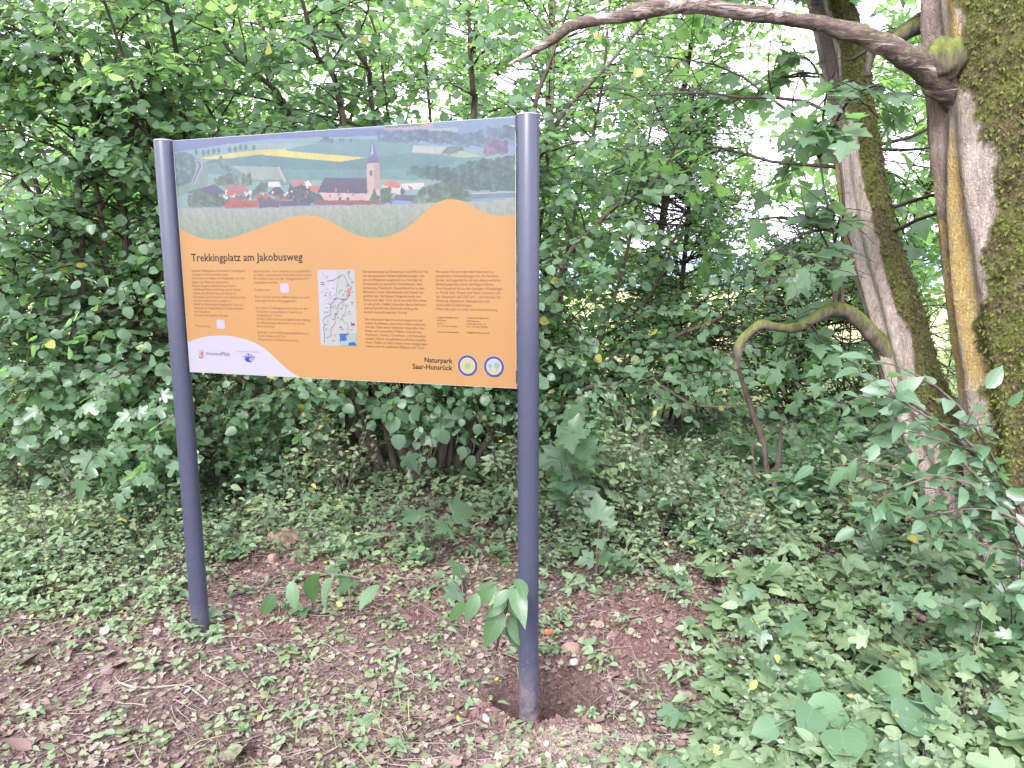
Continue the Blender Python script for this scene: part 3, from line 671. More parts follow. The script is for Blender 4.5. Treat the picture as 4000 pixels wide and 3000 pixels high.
text("paragraph_lettering", C4, 346.3, 171.1, width=236, space=14.4, c=BR, ref=C4.split("\n")[0])
C5 = "Der Jakobusweg von Echternach nach Perl ist Teil\ndes europaweiten Netzes anJakobuswegen, das\nsich im Mittelalter ausgehend von Santiago de\nCompostela im spanischen Nordwesten, \u00fcber\nS\u00fcdeuropa, Frankreich, Deutschland bis zu den\nBritischen Inseln, Skandinavien und Osteuropa\ngebildet hat. Auf diesem Wegeabschnitt von\nEchternach \u00fcber Trier, Konz bis nach Perl bietet\ner eine gro\u00dfe Vielfalt kultureller Besonderheiten\nund landschaftlicher Eindr\u00fccke entlang der\ndeutsch-luxemburgischen Grenze."
text("paragraph_lettering", C5, 828, 407.5, width=265, space=14.9, c=BD, ref=C5.split("\n")[0])
C6 = "Der Naturpark Saar-Hunsr\u00fcck begeistert mit\nweiten Ausblicken, mystischen Felsformationen\nund den \u00dcberresten keltischer Ringw\u00e4lle. Hier\nfinden sich artenreiche W\u00e4lder, farbenfrohe\nNarzissen-, Arnika-, Orchideen- und Streuobst-\nwiesen, Moore und geheimnisvolle Bruchw\u00e4lder.\nDiese Vielfalt an Natur bietet einen einzigartigen\nLebensraum f\u00fcr zahlreiche Pflanzen und Tiere."
text("paragraph_lettering", C6, 830.7, 231.1, width=237, space=14.45, c=BD, ref=C6.split("\n")[0])
C7 = "Mit seinen Partnern l\u00e4dt der Naturpark zu\nspannenden Veranstaltungen ein, die Familien,\nKinder und Jugendliche auf eine abenteuerliche\nEntdeckungsreise durch die Region f\u00fchren.\nVom Hunsr\u00fcck bis zu den sonnigen Weinbergen\nan Mosel, Saar, Ruwer und Nahe erstreckt sich\nder Naturpark auf 2.055 km\u00b2 \u2013 ein Paradies f\u00fcr\nErholung, Abenteuer, Naturgenuss und\nkulinarische Entdeckungen.\nMehr Infos gibt es unter www.naturpark.org"
text("paragraph_lettering", C7, 1124.5, 407, width=221, space=14.8, c=BD, ref=C7.split("\n")[0])
for x, ls in ((1126, ("TOURIST-INFORMATION\n54329 Konz", "Saarstr. 1\nTel.: +49-6501-6018040", "www.saar-obermosel.de")), (1241.7, ("TOURIST-INFORMATION\n54439 Saarburg", "Graf-Siegfried-Str. 32\nTel.: +49-6581-995980", "info@saar-obermosel.de"))):
    text("address_lettering", ls[0], x, 244.5, width=83.5, space=10.4, c=BD, bold=.00012, ref="TOURIST-INFORMATION")
    text("address_lettering", ls[1], x, 223.7, width=80, space=10.4, c=BD, ref=ls[1].split("\n")[1])
    text("address_lettering", ls[2], x, 192.6, width=86, c=BD, bold=.00012)
text("park_name_lettering", "Naturpark", 1071.5, 81.5, width=111, c=(20, 14, 16), bold=.0004); text("park_name_lettering", "Saar-Hunsr\u00fcck", 1023, 55.5, width=159, c=(20, 14, 16), bold=.0004)
text("state_lettering", "Rheinland", 92, 75, width=70, c=(92, 92, 122)); text("state_lettering", "Pfalz", 165, 74, width=41, c=(92, 92, 122)); text("tourism_lettering", "SAAR-OBERMOSEL-TOURISTIK E. V.", 237, 92, width=123, c=(178, 176, 205))
stroke("divider_line", [(85.5, 97), (85.6, 56)], .8, 11, (150, 150, 170))
# round park emblems
for cx, kind in ((1243.6, 0), (1345, 1)):
    poly("emblem_rim", circ(cx, 74.8, 39.5), 9, (250, 222, 226)); poly("emblem_ring", circ(cx, 74.8, 38), 11, (78, 92, 180)); poly("emblem_field", circ(cx, 74.8, 29.5), 13, (247, 244, 250))
    if kind == 0:
        poly("emblem_disc", circ(cx, 74.4, 27.5), 15, (236, 226, 158)); poly("emblem_centre", circ(cx, 74.2, 11.3), 17, (178, 212, 178))
    else:
        arc = [(cx + 28 * math.cos(R(a_)), 74.8 + 28 * math.sin(R(a_))) for a_ in range(207, 328, 8)]
        poly("emblem_sky", circ(cx, 74.8, 28), 15, (228, 226, 248)); poly("emblem_hill", arc + [(cx + 10, 61), (cx - 4, 64.5), (cx - 16, 64)], 17, (236, 226, 158))
        for tx, ty, s_ in ((-15, 77, .82), (10, 79, 1.15)):
            pts = [(cx + tx + s_ * (9.5 + 2.2 * math.cos(3 * a_ - 1.57)) * math.cos(a_), ty + s_ * (9.5 + 2.2 * math.cos(3 * (a_ - 1.57))) * math.sin(a_)) for a_ in np.linspace(0, 6.2, 30)]
            poly("emblem_tree", pts, 19, (178, 212, 178)); poly("emblem_trunk", [(cx + tx - 1.2 * s_, ty - 15 * s_), (cx + tx + 1.2 * s_, ty - 15 * s_), (cx + tx + 1.2 * s_, ty - 8 * s_), (cx + tx - 1.2 * s_, ty - 8 * s_)], 18, (150, 180, 165))
# white-corner emblems
poly("crest_shield", LOGO['crest'], 11, (228, 220, 226)); poly("crest_quarter", [(64, 88.5), (77.5, 88.5), (76, 71), (64, 71)], 13, (222, 128, 140)); poly("crest_base", [(53.5, 67), (75, 67), (72, 62), (63, 58.3), (54.5, 62)], 13, (52, 50, 58))
poly("crest_lion", [(58, 66), (64, 72), (71, 66), (68, 61), (63, 59.5), (59, 62)], 15, (226, 206, 130)); poly("crest_cross", [(56, 77), (63, 77), (63, 79), (56, 79)], 15, (170, 70, 90)); poly("crest_crown", [(50, 91), (79, 92), (79, 96), (75, 93), (71, 97), (65, 93), (60, 96), (55, 93), (50, 95)], 11, (214, 204, 206))
poly("logo_oval", LOGO['oval'], 11, (196, 194, 228)); poly("logo_river", LOGO['river'], 13, (58, 84, 190)); poly("logo_horizon", LOGO['bar'], 15, (72, 76, 150)); poly("logo_wedge", LOGO['wedge'], 15, (120, 120, 180))
# ------------------------------------------------------------------ plant materials
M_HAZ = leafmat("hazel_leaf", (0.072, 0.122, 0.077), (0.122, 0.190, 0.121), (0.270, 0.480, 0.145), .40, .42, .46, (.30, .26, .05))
M_HAZB = leafmat("backlight_tinted_leaf", (0.086, 0.150, 0.059), (0.135, 0.220, 0.099), (0.342, 0.580, 0.158), .5, .3, .55)  # light from behind put into the colour: brighter, yellower leaf for rear foliage
M_MAP = leafmat("maple_leaf", (0.072, 0.122, 0.074), (0.114, 0.178, 0.104), (0.216, 0.420, 0.119), .36, .5, .42, vein='fan')
M_DOG = leafmat("dogwood_leaf", (0.063, 0.118, 0.065), (0.101, 0.172, 0.098), (0.162, 0.360, 0.092), .33, .6, .30)
M_DARK = leafmat("hawthorn_leaf", (0.063, 0.115, 0.066), (0.104, 0.175, 0.099), (0.270, 0.500, 0.132), .45, .35, .48, vein=False)
M_HERB = leafmat("herb_leaf", (.110, .155, .075), (.185, .245, .130), (.20, .32, .08), .5, .35, .28, (.42, .36, .07))
M_BRAM = leafmat("bramble_leaf", (.095, .145, .078), (.165, .225, .125), (.19, .32, .08), .45, .4, .25, (.36, .30, .06))
M_GRASS = leafmat("grass_blade", (.12, .145, .06), (.28, .25, .145), (.2, .28, .07), .5, .3, .25, vein=False)
M_BIG = leafmat("burdock_leaf", (0.059, 0.115, 0.057), (0.082, 0.150, 0.071), (0.117, 0.250, 0.066), .5, .4, .22, vein='soft')
M_CHE = leafmat("cherry_leaf", (0.065, 0.118, 0.060), (0.095, 0.160, 0.081), (0.153, 0.360, 0.066), .38, .45, .32)
B_HAZ = barkmat("hazel_bark", (.055, .040, .034), (.13, .098, .085))
B_DARK = barkmat("dark_twig_bark", (.028, .020, .017), (.075, .055, .047))
B_MOSS = barkmat("mossy_bark", (.06, .048, .036), (.15, .125, .10), moss=1.0)
# ------------------------------------------------------------------ the two old maples
def old_trunk(parent, pts, rad, mat, name, ring=88, n=170, seams=(), lumps=0.035, moss=None, seed=0, flare=0.0, label=None):
    P, r = smooth_path(pts, rad, n); T = nrm(np.gradient(P, axis=0))
    toc = nrm(np.array([0, 0, P[:, 2].mean()]) - np.array([P[:, 0].mean(), P[:, 1].mean(), P[:, 2].mean()]))   # toward the viewer: angle 0
    A = nrm(np.cross(T, toc) * 1.0); A = nrm(A); Bv = np.cross(A, T)        # Bv points to the viewer, -A/A sideways
    a = (np.arange(ring) / ring * 2 - 1) * np.pi
    rr = r[:, None] * np.ones((1, ring)); L = np.linspace(0, 1, n)
    for a0, wd, dp, drift in seams:
        c = R(a0) + drift * np.sin(L * 7 + a0); dd = (a[None] - c[:, None] + np.pi) % (2 * np.pi) - np.pi
        rr = rr * (1 - dp * np.exp(-(dd / R(wd)) ** 2) + 0.6 * dp * np.exp(-((np.abs(dd) - R(wd) * 2.2) / R(wd)) ** 2))
    if flare: rr = rr * (1 + flare * np.exp(-L[:, None] * 16) * (1 + .35 * np.cos(a[None] * 4 + 1)))
    V = P[:, None] + rr[..., None] * (np.cos(a)[None, :, None] * Bv[:, None] + np.sin(a)[None, :, None] * A[:, None])
    V = V.reshape(-1, 3); c = np.repeat(P, ring, axis=0)
    ang = np.tile(a, n); ll = np.repeat(L, ring)
    base = (V - c) * (1 + lumps * noise(V, 3.2) + lumps * .5 * noise(V, 9.0) + .012 * noise(V, 30.0))[:, None]
    V = c + base
    mm = moss(ang, ll, V) if moss else np.zeros(len(V))
    V = V + nrm(V - c) * (mm * (.010 + .011 * noise(V, 42.0) + .006 * noise(V, 95.0)))[:, None]
    i = np.arange(n - 1)[:, None] * ring; j = np.arange(ring)[None]; j2 = (j + 1) % ring
    F = np.stack([i + j, i + j2, i + ring + j2, i + ring + j], -1).reshape(-1, 4)
    o = link(name, mesh(name, V, [F, np.array([list(range((n - 1) * ring, n * ring))])], mat, True, dict(moss=mm, ang=ang, len=ll)), parent)
    if label: o["label"] = label
    return o, P, r, V, mm, nrm(V - c)
def trunkmat(name, lichen, wood):
    t = NT(name)
    v = t.n("Mapping"); v.inputs['Scale'].default_value = (1, 1, 0.22); t.l(t.pos(), v.inputs[0])
    n1 = t.noise(26, 6, .68, v.outputs[0], .6); n2 = t.noise(60, 4, .7); n3 = t.noise(7, 4, .6); n4 = t.noise(140, 3, .7)
    c = t.mix(t.ramp(n1, .35, .68), (.25, .195, .165), (.50, .42, .36)); c = t.mix(t.ramp(n3, .45, .7, 0, .5), c, (.48, .43, .38)); n5 = t.noise(85, 5, .75, v.outputs[0], .8); c = t.mix(t.ramp(n5, .52, .66, 0, .7), c, (.15, .115, .095)); c = t.mix(t.ramp(n4, .6, .75, 0, .5), c, (.40, .36, .34))
    vor = t.n("TexVoronoi", feature='DISTANCE_TO_EDGE'); vor.inputs['Scale'].default_value = 60; vor.inputs['Randomness'].default_value = 1.0; t.l(v.outputs[0], vor.inputs['Vector'])
    crack = t.ramp(vor.outputs['Distance'], 0.0, .06, 1, 0); ang = t.attr("ang"); ln = t.attr("len"); crack = t.math('MULTIPLY', crack, t.ramp(ln, .08, .2, 1, 0)); c = t.mix(t.math('MULTIPLY', crack, .4), c, (.085, .065, .058))
    for a0, wd, y0, y1 in lichen:
        q = t.math('ABSOLUTE', t.math('SUBTRACT', ang, R(a0)))
        k = t.math('MULTIPLY', t.ramp(q, 0, R(wd), 1, 0), t.math('MULTIPLY', t.ramp(ln, y0, y0 + .08), t.ramp(ln, y1, y1 + .1, 1, 0)))
        k = t.ramp(t.math('ADD', t.math('MULTIPLY', k, .50), t.math('MULTIPLY', t.math('ADD', n2, t.math('ADD', t.math('MULTIPLY', n3, 1.2), t.math('MULTIPLY', n4, .9))), .5)), 1.04, 1.20)
        c = t.mix(t.math('MULTIPLY', k, .85), c, t.mix(t.ramp(n4, .35, .65), (.27, .18, .05), (.52, .38, .12)))
    for a0, wd, y0, y1, cc, amt in wood:           # weathered strips of bare wood
        q = t.math('ABSOLUTE', t.math('SUBTRACT', ang, t.math('ADD', R(a0), t.math('MULTIPLY', t.math('SUBTRACT', n3, .5), .5))))
        k = t.math('MULTIPLY', t.ramp(q, R(wd), R(wd) * 1.15, 1, 0), t.math('MULTIPLY', t.ramp(ln, y0, y0 + .03), t.ramp(ln, y1, y1 + .05, 1, 0)))
        c = t.mix(t.math('MULTIPLY', k, amt), c, t.mix(t.ramp(n1, .35, .65), tuple(.6 * x for x in cc), cc))
    wl = t.ramp(t.noise(11, 3, .5), .66, .70); c = t.mix(t.math('MULTIPLY', wl, .5), c, (.48, .50, .49))
    m = t.attr("moss"); mc = t.mix(t.ramp(n2, .35, .65), (.040, .046, .014), (.165, .175, .050)); mc = t.mix(t.ramp(n3, .42, .6, 0, .8), mc, t.mix(t.ramp(n2, .4, .6), (.055, .036, .024), (.15, .105, .07))); mc = t.mix(t.ramp(n4, .58, .7), mc, (.15, .16, .05))
    c = t.mix(t.ramp(t.math('ADD', m, t.math('MULTIPLY', t.math('SUBTRACT', n2, .5), .7)), .3, .55), c, mc)
    h = t.math('ADD', t.math('SUBTRACT', n1, n5), t.math('ADD', t.math('MULTIPLY', n2, .6), t.math('MULTIPLY', crack, -.5)))
    return t.done(t.bsdf(c, .88, .18, h, .028))
M_MOSS = leafmat("moss_frond", (.065, .078, .020), (.15, .165, .045), (.10, .12, .02), .8, .1, .2, vein=False)
def moss_fuzz(parent, V, mm, N, rng, n, size=.016):
    ok = np.nonzero((mm > .55))[0]; ix = rng.choice(ok, n); P = V[ix] + rng.normal(size=(n, 3)) * .006
    A = nrm(N[ix] * .5 + np.array([0, 0, -.6]) + rng.normal(size=(n, 3)) * .6)
    o = link("moss", leaf_mesh("moss", PROTO['tiny'], P, A, nrm(N[ix] + rng.normal(size=(n, 3)) * .4), size * rng.uniform(.5, 1.5, n), M_MOSS, rng), parent); o["kind"] = "stuff"
rng = np.random.default_rng(21)
# near trunk: left flank bare and lichened, the rest under moss
ctr = [(2290, 1330, 3.42), (2268, 1240, 3.44), (2250, 1120, 3.46), (2234, 1000, 3.48), (2217, 850, 3.5), (2196, 700, 3.5), (2176, 500, 3.5), (2162, 350, 3.5), (2162, 160, 3.5), (2152, 0, 3.5), (2160, -150, 3.5), (2160, -420, 3.5)]
TA = [at(*q) for q in ctr]; TA[0][2] = min(TA[0][2], -0.12)
treeA = empty("mossy_maple_tree", tuple(TA[1] * np.array([1, 1, 0])))
tag(treeA, "thick mossy tree trunk with orange lichen, nearest trunk at the picture edge", "tree")
mA = trunkmat("old_maple_bark", [(-74, 34, .26, .60), (-44, 24, .28, .60), (-34, 20, .62, .86), (-76, 20, .60, .8)], [(-60, 6, .05, .85, (.30, .225, .19), .8)])
def mossA(ang, l, V): return sstep(-.2, .25, ang - np.radians(np.interp(l, [.1, .19, .36, .47, .6, .8], [-60, -66, -52, -35, -20, -18])) + .22 * noise(V, 2.6) + .25 * noise(V, 8.0) - 2.2 * (1 - sstep(.07, .16, l))) * (np.abs(ang) < 2.7)
tkA, PA, rA, VA, mmA, nA_ = old_trunk(treeA, TA, [.33, .29, .268, .258, .258, .258, .258, .262, .270, .270, .26, .25], mA, "trunk", seams=((-60, 5, .17, .10), (-84, 7, .08, .12), (-38, 6, .11, .10), (60, 10, .08, .1)), moss=mossA, flare=.12, label="pale bark with lichen stripes, mossy on its far flank")
moss_fuzz(treeA, VA, mmA, nA_, rng, 17000, .019)
# arched dead bough from the near trunk
t = NT("dead_wood"); v = t.n("Mapping"); v.inputs['Scale'].default_value = (.25, 1, 1); t.l(t.pos(), v.inputs[0]); n1 = t.noise(60, 6, .7, v.outputs[0]); n2 = t.noise(13, 5, .65, v.outputs[0], 1.2); n3 = t.noise(45, 3)
g = t.n("NewGeometry"); sx = t.n("SeparateXYZ"); t.l(g.outputs['Normal'], sx.inputs[0])
c = t.mix(t.ramp(n1, .35, .65), (.050, .036, .030), (.14, .105, .088)); k = t.ramp(n2, .50, .58); c = t.mix(k, c, t.mix(t.ramp(n1, .3, .7), (.17, .13, .115), (.40, .335, .30)))
c = t.mix(t.math('MULTIPLY', t.ramp(n3, .56, .64), t.ramp(n2, .5, .45)), c, (.13, .13, .045)); mdead = t.done(t.bsdf(c, .85, .2, t.math('ADD', n1, t.math('MULTIPLY', k, .5)), .012))
dead = [at(*q) for q in ((2120, 330, 3.62), (2075, 235, 3.50), (2020, 165, 3.40), (1960, 122, 3.34), (1900, 92, 3.3), (1790, 55, 3.26), (1660, 34, 3.2), (1520, 14, 3.14), (1430, 14, 3.1), (1330, 36, 3.06), (1240, 54, 3.02), (1195, 84, 3.0), (1150, 112, 2.98), (1108, 134, 2.96))]
ob, Pd, rd = stem_mesh(treeA, dead, [.075, .068, .058, .048, .040, .035, .033, .030, .028, .026, .023, .020, .014, .004], mdead, "dead_bough", 14, 150, .10, rng, "bare arched dead bough with peeling bark")
for q0, q1, r0 in (((1190, 78, 3.0), (1165, 58, 2.98), .006), ((1187, 62, 3.0), (1172, 38, 2.99), .005), ((1386, 18, 3.08), (1376, -14, 3.07), .007), ((1100, 140, 2.96), (1185, 92, 3.0), .008)):
    stem_mesh(treeA, [at(*q0), (at(*q0) + at(*q1)) / 2 + np.array([0, 0, .004]), at(*q1)], [r0, r0 * .8, r0 * .5], mdead, "snag", 6, 8, .05, rng)
bu = [at(2030, 150, 3.38), at(2000, 128, 3.36)]
uvn = 22; uu, vv = np.meshgrid(np.linspace(0, 2 * np.pi, uvn, endpoint=False), np.linspace(0, np.pi, 14)); S_ = np.column_stack([(np.sin(vv) * np.cos(uu)).ravel(), (np.sin(vv) * np.sin(uu)).ravel(), np.cos(vv).ravel()])
Vb = at(2035, 128, 3.36) + S_ * np.array([.075, .07, .085]) * (1 + .25 * noise(S_, 3) + .12 * noise(S_, 9))[:, None]
i = np.arange(13)[:, None] * uvn; j = np.arange(uvn)[None]; Fb = np.stack([i + j, i + uvn + j, i + uvn + (j + 1) % uvn, i + (j + 1) % uvn], -1).reshape(-1, 4)
link("burl", mesh("burl", Vb, Fb, B_MOSS), treeA)
# small moss-covered limb rising behind the fork
stem_mesh(treeA, [at(2010, 45, 3.7), at(1960, 70, 3.75), at(1920, 95, 3.8), at(1885, 110, 3.85), at(1872, 165, 3.9)], [.04, .035, .03, .026, .02], B_MOSS, "limb", 10, 30, .08, rng)
stem_mesh(treeA, [at(1995, 28, 3.8), at(1900, 90, 3.9), at(1840, 130, 4.0)], [.016, .012, .008], B_DARK, "limb", 6, 16, .06, rng)
# leaning trunk behind it
ctrB = [(2105, 1320, 3.75), (2090, 1225, 3.78), (2078, 1138, 3.82), (2040, 1000, 3.9), (1990, 880, 3.98), (1966, 813, 4.02), (1942, 727, 4.08), (1919, 640, 4.14), (1890, 553, 4.2), (1871, 466, 4.24), (1850, 333, 4.3), (1827, 167, 4.34), (1789, 0, 4.38), (1755, -150, 4.4), (1700, -400, 4.45)]
TB = [at(*q) for q in ctrB]; TB[0][2] = min(TB[0][2], -0.12)
treeB = empty("leaning_maple_tree", tuple(TB[1] * np.array([1, 1, 0])))
tag(treeB, "slimmer leaning tree with a strip of bare weathered wood and mossy flank", "tree")
mB = trunkmat("leaning_maple_bark", [(-66, 20, .35, .62)], [(-32, 17, .58, 1.2, (.16, .125, .12), .85), (-28, 20, .40, .585, (.46, .40, .35), .85)])
def mossB(ang, l, V): return sstep(-.2, .25, ang - R(4) + .40 * noise(V, 3.2) + .2 * noise(V, 9.0) - .6 * (1 - sstep(.04, .12, l))) * (np.abs(ang) < 2.7)
tkB, PB, rB, VB, mmB, nB_ = old_trunk(treeB, TB, [.19, .175, .16, .15, .145, .142, .140, .136, .132, .125, .115, .112, .108, .10, .09], mB, "trunk", ring=64, n=150, seams=((-28, 8, .14, .06), (-60, 6, .07, .1), (10, 6, .08, .1)), moss=mossB, label="trunk with bare wood strip and dark moss")
moss_fuzz(treeB, VB, mmB, nB_, rng, 8000, .018)
bough = [at(*q) for q in ((1945, 800, 4.05), (1912, 752, 4.04), (1875, 712, 4.02), (1835, 676, 4.0), (1795, 668, 3.98), (1755, 690, 3.97), (1715, 708, 3.96), (1672, 706, 3.95), (1640, 702, 3.95), (1615, 722, 3.95), (1598, 745, 3.95), (1592, 780, 3.96), (1588, 800, 3.97))]
stem_mesh(treeB, bough, [.07, .056, .042, .040, .030, .027, .031, .025, .029, .023, .027, .019, .012], B_MOSS, "bough", 12, 80, .09, rng, "crooked mossy bough bending down")
for q in (((1806, 668, 3.98), (1800, 600, 3.97), (1803, 520, 3.96), (1785, 430, 3.95), (1770, 340, 3.93)), ((1820, 672, 3.99), (1818, 560, 3.97), (1822, 430, 3.96), (1812, 330, 3.95), (1790, 200, 3.9)), ((1770, 340, 3.93), (1740, 290, 3.9), (1690, 230, 3.85))):
    stem_mesh(treeB, [at(*k) for k in q], np.linspace(.011, .004, len(q)), B_HAZ, "shoot", 6, 24, .05, rng)
# maple sprays of the two trees: twigs out of the trunks, lobed leaves
def spray_paths(rng, L, tw, start, ends, leaf, n_side=5, sp=.07, **kw):
    for e in ends:
        p0 = np.array(start, float); p1 = np.array(e, float); mid = (p0 + p1) / 2 + np.array([0, 0, .10])
        P, r = smooth_path([p0, mid, p1], [.008, .006, .003], 12); tw.append((P, r))
        twig_leaves(rng, L, P[5:], leaf, sp, **kw)
        for k in range(n_side):
            b = P[int(rng.integers(4, 11))]; tp = curve(rng, b, nrm(rng.normal(size=3) * np.array([1, 1, .35]) + nrm(p1 - p0) * .7), rng.uniform(.15, .35), 5, .25); tw.append((tp, np.linspace(.003, .0015, 5))); twig_leaves(rng, L, tp, leaf, sp, **kw)
LB, twB = Leaves(), []
for st, ends in (((1770, 340, 3.93), ((1900, 180, 3.3), (1830, 300, 3.2), (1740, 300, 3.4), (1790, 190, 3.5))), ((1860, 400, 4.4), ((1975, 420, 4.9), (1960, 240, 4.9), (1975, 560, 4.9))), ((1790, 200, 3.9), ((1700, 140, 4.6),)), ((1827, 167, 4.34), ((1600, 230, 4.9), (1500, 250, 5.0), (1950, 60, 4.9), (1690, 390, 5.0))), ((1800, 560, 3.97), ((1740, 600, 3.6), (1700, 470, 3.9), (1820, 480, 3.7))), ((1715, 708, 3.96), ((1790, 780, 3.9), (1690, 800, 4.1), (1850, 700, 4.4)))):
    spray_paths(rng, LB, twB, at(*st), [at(*e) for e in ends], .11, 7, .065, face=.35, jit=.35, up=.9)
P, A, N, S = LB.arr(); u, v = pix(P); cb = np.interp(v, [0, 167, 333, 553, 727, 880], [1789, 1827, 1850, 1890, 1942, 1990]); ok = ~((np.abs(u - cb) < 62) & (rng.random(len(P)) < .72) & ~((np.abs(v - 250) < 80) & (rng.random(len(P)) < .5))) & ~((v < 190) & (u > 1640) & (P[:, 1] < 4.2)) & (u < 1985)
twigs(treeB, twB, B_DARK); foliage(treeB, 'maple', (P[ok], A[ok], N[ok], S[ok]), M_MAP, rng, 140)
# crown of both above and beyond the frame
LA, twA = Leaves(), []
for k in range(10):
    p0 = PA[int(rng.integers(150, 169))]; d = nrm(rng.normal(size=3) * np.array([1, 1, .4]) + np.array([-.35, .3, .5])); br = curve(rng, p0, d, rng.uniform(.9, 2.0), 9, .1, .12)
    twA.append((br, np.linspace(.016, .003, 9))); side_growth(rng, LA, twA, br, np.linspace(.016, .003, 9), .25, .16, (.3, .7), leaf=.11, twig_sp=.14, leaf_sp=.07)
P, A, N, S = LA.arr(); u, v = pix(P); ok = (P[:, 1] > 2.3) & (v < -15); twigs(treeA, twA, B_DARK); foliage(treeA, 'maple', (P[ok], A[ok], N[ok], S[ok]), M_MAP, rng, 0, name="crown")
LB2, twB2 = Leaves(), []
for k in range(20):
    p0 = PB[int(rng.integers(70, 149))]; d = nrm(rng.normal(size=3) * np.array([1, .9, .35]) + np.array([0, .35, .35])); br = curve(rng, p0, d, rng.uniform(.8, 2.0), 9, .1, .12)
    twB2.append((br, np.linspace(.014, .003, 9))); side_growth(rng, LB2, twB2, br, np.linspace(.014, .003, 9), .3, .17, (.3, .7), leaf=.10, twig_sp=.15, leaf_sp=.07)
P, A, N, S = LB2.arr(); u, v = pix(P); ok = (P[:, 1] > 4.55) & ~((np.abs(u - 1935) < 62) & (np.abs(v - 330) < 75)) & ~((u > 1960) & (P[:, 1] < 4.3)) & ~((np.abs(u - 1700) < 70) & (np.abs(v - 480) < 60))
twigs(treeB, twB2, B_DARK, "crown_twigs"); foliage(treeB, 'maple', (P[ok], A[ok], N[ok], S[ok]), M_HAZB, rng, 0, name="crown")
# ------------------------------------------------------------------ hazel thicket behind the board
rng = np.random.default_rng(77)
def keep_gap(p):
    u, v = pix(np.asarray(p)[None]); u, v = u[0], v[0]
    for cx, cy_, rx, ry in GAPS:
        if ((u - cx) / rx) ** 2 + ((v - cy_) / ry) ** 2 < 1: return False
    return True
def keep_hazel(p):
    if p[1] < 3.75 or p[2] < .12: return False
    u, v = pix(np.asarray(p)[None]); u, v = u[0], v[0]
    if 740 < u < 1030 and 880 < v < 1060: return False    # dark hollow at the foot of the stool
    if v > 905 and u > 1180: return False
    return keep_gap(p)
def hazel(name, label, stems, seed, n_leaf_parts, leaf=.061, mat=M_HAZ, twig_sp=.088, leaf_sp=.040, blen=(.45, 1.15), spacing=.10, start=.14, bias=(0, -.25, 0), extra=None, bark=B_HAZ, keep=keep_hazel, proto='hazel', group=None, **kw):
    rg = np.random.default_rng(seed); b = np.mean([at(*s[0]) for s in stems], axis=0); root = empty(name, (b[0], b[1], 0))
    tag(root, label, "shrub", group); L, tw = Leaves(), []
    for s in stems:
        pts = [at(*q) for q in s]; pts[0][2] = float(gz(pts[0][0:1], pts[0][1:2])[0]) - .05
        for q in pts[1:-1]: q += rg.normal(size=3) * .02
        r0 = rg.uniform(.018, .032); o, P, r = stem_mesh(root, pts, np.linspace(r0, .007, len(pts)), bark, "stem", 7, 44, .08, rg)
        side_growth(rg, L, tw, P, r, start, spacing, blen, bias, leaf, keep=keep, twig_sp=twig_sp, leaf_sp=leaf_sp, **kw)
    if extra: extra(rg, L, tw)
    twigs(root, tw, B_DARK); foliage(root, proto, L, mat, rg, n_leaf_parts, lo=proto if proto != 'hazel' else None)
    return root, L
def Yp(pts, y0, y1): return [(x, y, y0 + (y1 - y0) * k / (len(pts) - 1)) for k, (x, y) in enumerate(pts)]
H1 = [Yp(p, 5.25, y1) for p, y1 in (
    ([(860, 1050), (820, 850), (700, 520), (610, 247), (550, 167), (513, 113), (477, 63), (420, -60)], 4.7),
    ([(885, 1050), (820, 760), (735, 214), (703, 130), (664, 13), (630, -100)], 4.6),
    ([(840, 1045), (700, 700), (520, 420), (383, 230), (347, 167), (320, 113), (270, 10), (220, -100)], 4.5),
    ([(830, 1045), (660, 760), (480, 500), (347, 300), (287, 277), (247, 243), (197, 213), (110, 160), (20, 90), (-90, 20)], 4.35),
    ([(950, 1050), (990, 700), (1025, 257), (1021, 195), (1015, 98), (1005, 26), (995, -100)], 4.9),
    ([(905, 1045), (860, 600), (797, 198), (791, 156), (765, 94), (729, 32), (690, -80)], 4.8),
    ([(980, 1050), (1060, 800), (1130, 400), (1150, 240), (1190, 120), (1240, -20)], 4.9),
    ([(1005, 1050), (1110, 850), (1194, 660), (1241, 550), (1291, 487), (1341, 447), (1407, 387), (1470, 300)], 4.9),
    ([(845, 1045), (640, 720), (420, 520), (327, 450), (287, 413), (230, 377), (130, 320), (0, 270)], 4.4),
    ([(825, 1042), (540, 820), (300, 690), (150, 690), (20, 740)], 4.3),
    ([(920, 1048), (900, 900), (880, 820), (840, 500), (780, 60), (740, -120)], 5.4),
    ([(965, 1050), (975, 880), (960, 700), (930, 300), (900, -50)], 5.6),
    ([(1040, 1045), (1110, 960), (1200, 880), (1290, 845), (1360, 828), (1430, 840), (1500, 862), (1580, 880)], 4.7),
    ([(800, 1040), (790, 900), (760, 830), (640, 600), (420, 200), (300, -40)], 5.2),
    ([(1000, 1046), (1040, 870), (1090, 700), (1170, 330), (1330, 120), (1420, 20)], 5.5))]
hz1, Lh1 = hazel("hazel_shrub", "many-stemmed hazel directly behind the information panel, round toothed leaves", H1, 101, 300, group="hazel shrubs")
